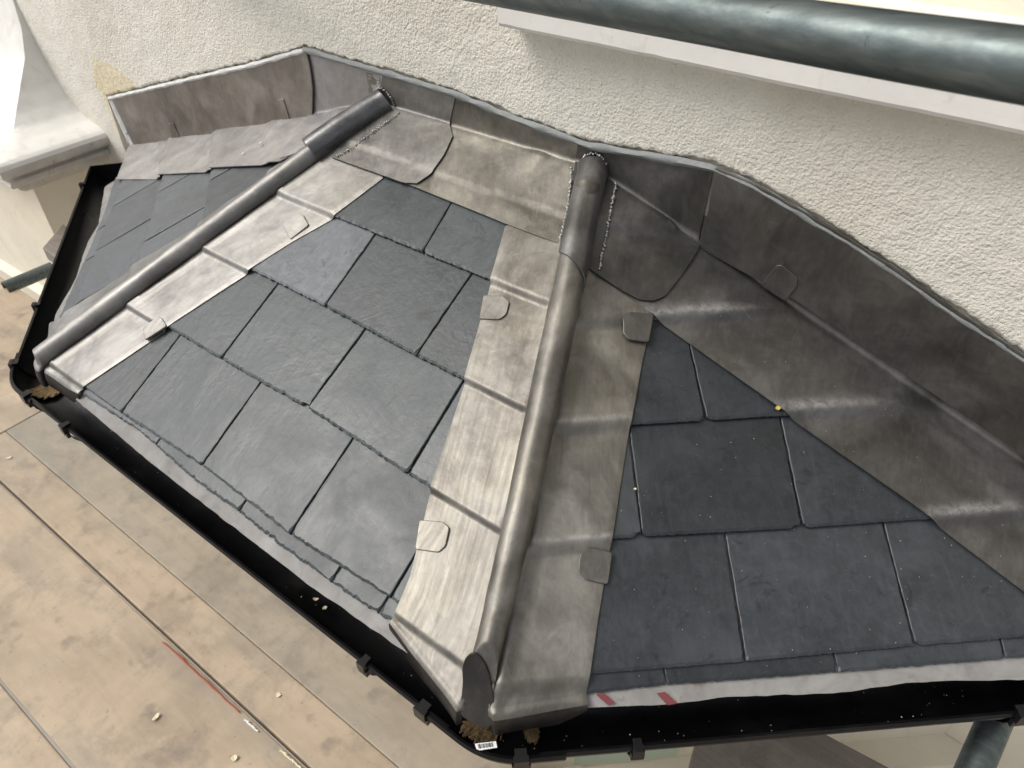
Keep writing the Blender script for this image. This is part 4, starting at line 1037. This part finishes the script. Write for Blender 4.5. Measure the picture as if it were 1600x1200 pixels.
# ------------------------------------------------------------------ fallen bits
def flake(p, n, sx, sy, mt, label, ang=0, name='leaf_fragment', curl=.3):
    n = V(n).normalized(); ex_ = n.orthogonal().normalized(); ex_ = Matrix.Rotation(ang, 3, n) @ ex_; ey_ = n.cross(ex_)
    sx *= .8; sy *= .8; N = 9; rim = []
    for k in range(N):
        a = 2 * math.pi * k / N; rr = 1 + .28 * nz(k * 1.3, ang, 2); rim.append(p + ex_ * math.cos(a) * sx * rr + ey_ * math.sin(a) * sy * rr + n * (.0012 + sx * curl * abs(math.cos(a))))
    c = p + n * .0014; vs = [c] + rim + [v - n * .0008 for v in [c] + rim]; K = N + 1
    fs = [(0, 1 + k, 1 + (k + 1) % N) for k in range(N)] + [(K, K + 1 + (k + 1) % N, K + 1 + k) for k in range(N)] + [(1 + k, K + 1 + k, K + 1 + (k + 1) % N, 1 + (k + 1) % N) for k in range(N)]
    o = mesh_obj(name, vs, fs, mt); tag(o, label, 'leaf' if name == 'leaf_fragment' else 'chip'); return o
flake(RT.at(1215, 638, .018), RT.n, .0055, .0042, M['flake'], 'bright yellow leaf fragment at the edge of the right slates', .4)
UP = V((0, 0, 1))
flake(cpt(244, 1121, DZ), UP, 0.0109, 0.0055, M['chip'], 'pale yellow leaf on the deck, left of the others', 1.0); flake(cpt(366, 1185, DZ), UP, 0.0078, 0.0070, M['chip'], 'round pale leaf on the deck near the bottom edge', .3)
flake(cpt(435, 1086, DZ), UP, 0.0070, 0.0062, M['chip'], 'pale leaf on the deck close to the gutter', 2.0); flake(cpt(14, 716, DZ), UP, 0.0094, 0.0047, M['chip'], 'pale leaf on the deck at the left edge', .2)
flake(LF.at(380, 240, .02), LF.n, .004, .004, M['chip'], 'left one of two pale crumbs on the left apron', .2); flake(LF.at(407, 224, .021), LF.n, .0055, .005, M['chip'], 'right one of two pale crumbs on the left apron', 1.2)
flake(RT.at(992, 764, .016), RT.n, .0028, .002, M['chip'], 'tiny pale crumb in the joint between two right slates', 0)
# loose dust, grit and sawdust: too many to count
mb = MB()
def crumb(p, r, n=V((0, 0, 1))):
    vs = []
    for k in range(6):
        d = V(((1, 0, 0), (-1, 0, 0), (0, 1, 0), (0, -1, 0), (0, 0, 1), (0, 0, -1))[k]); vs.append(p + d * r * random.uniform(.5, 1.1) + n * r * .4)
    mb.add(vs, [(0, 2, 4), (2, 1, 4), (1, 3, 4), (3, 0, 4), (2, 0, 5), (1, 2, 5), (3, 1, 5), (0, 3, 5)])
rnd = random.Random(4)
for k in range(170):
    t = rnd.random(); run = rnd.choice(((cB, wr), (cB, wr), (cA, cB))); p = run[0].lerp(run[1], t); d = (run[1] - run[0]).normalized(); n = V((d.y, -d.x, 0)); n = n if n.y < 0 else -n
    a = R_(rnd.uniform(-70, 62)); q = V((p.x, p.y, GZ)) + n * math.sin(a) * (GR - .003) - V((0, 0, 1)) * math.cos(a) * (GR - .003); crumb(q, rnd.choice((.0006, .0009, .0014)))
for k in range(260):
    x, y = rnd.uniform(880, 1600), rnd.uniform(300, 1060); u, v = RT.px(x, y, .016); 
    if 0 < v < .6 and V(RT.p3(u, v)).y < -.05: crumb(RT.p3(u, v, ridge_h(RT, v) + (.001 if v > 0 else 0)), rnd.choice((.0004, .0005, .0006, .0009)))
for k in range(70):
    x, y = rnd.uniform(450, 780), rnd.uniform(330, 900); u, v = FR.px(x, y, .016)
    if 0 < v < .7: crumb(FR.p3(u, v, saw(FR, v) + .0004), rnd.choice((.0005, .0007)))
o = mb.obj('grit', M['chip']); tag(o, 'tiny pale crumbs of grit scattered in the black gutter and over the slates', 'grit'); o['kind'] = 'stuff'
def heap(c, path_d, n_out, L, W_, lab, h=.010, sgn=0):
    vs = []; fs = []; nu, nv = 44, 34
    for i in range(nu + 1):
        for j in range(nv + 1):
            f = i / nu * 2 - 1; g_ = j / nv * 2 - 1; q = c + path_d * (f * L) ; a = R_(g_ * 60 * W_ + sgn); rr = GR - .0022 - h * max(0, (1 - f * f - g_ * g_ * .8)) * (1 + .9 * nz(i * .3, j * .3, L)) 
            vs.append(V((q.x, q.y, GZ)) + n_out * math.sin(a) * rr - V((0, 0, 1)) * math.cos(a) * rr + V((0, 0, .0008 * nz(i, j))))
    for i in range(nu):
        for j in range(nv): a = i * (nv + 1) + j; fs.append((a, a + 1, a + nv + 2, a + nv + 1))
    keep = []
    for f_ in fs:
        i, j = f_[0] // (nv + 1), f_[0] % (nv + 1); f = (i + .5) / nu * 2 - 1; g_ = (j + .5) / nv * 2 - 1
        if f * f + g_ * g_ + .5 * nz(i * .35, j * .35, 3) < .62: keep.append(f_)
    o = mesh_obj('sawdust', vs, keep, M['sawdust'], smooth=True); so = o.modifiers.new('s', 'SOLIDIFY'); so.thickness = .002; so.offset = 0; tag(o, lab, 'sawdust'); o['kind'] = 'stuff'
heap(along(cB, cA, .03), (cA - cB).normalized(), V((0, -1, 0)), .035, 1, 'brown sawdust caught in the right corner of the gutter', .006, 5)
heap(along(cB, wr, .045), dR, oR, .014, .4, 'small streak of brown sawdust beside the dark lead tip in the gutter', .003, 0)
heap(along(cA, cB, .0), (cB - cA).normalized(), V((0, -1, 0)), .04, 1, 'brown sawdust caught in the left corner of the gutter', .006, 5)
flake(V((cB.x, cB.y, GZ)) + V((-.004, -.035, -.035)), (0, .5, 1), .008, .004, M['flake'], 'orange leaf fragment in the gutter corner above the sticker', .4)
for k, (x, y, lab) in enumerate(((493, 937, 'straw coloured crumb in the front gutter, nearer the middle'), (507, 951, 'second straw coloured crumb in the front gutter'), (686, 1090, 'pale crumb in the front gutter close to the right corner'))):
    fq = Frame((0, 0, GZ - .035), (1, 0, 0), (0, 1, 0)); flake(fq.at(x, y), (0, .4, 1), .006, .004, M['chip'], lab, k, name='wood_chip')
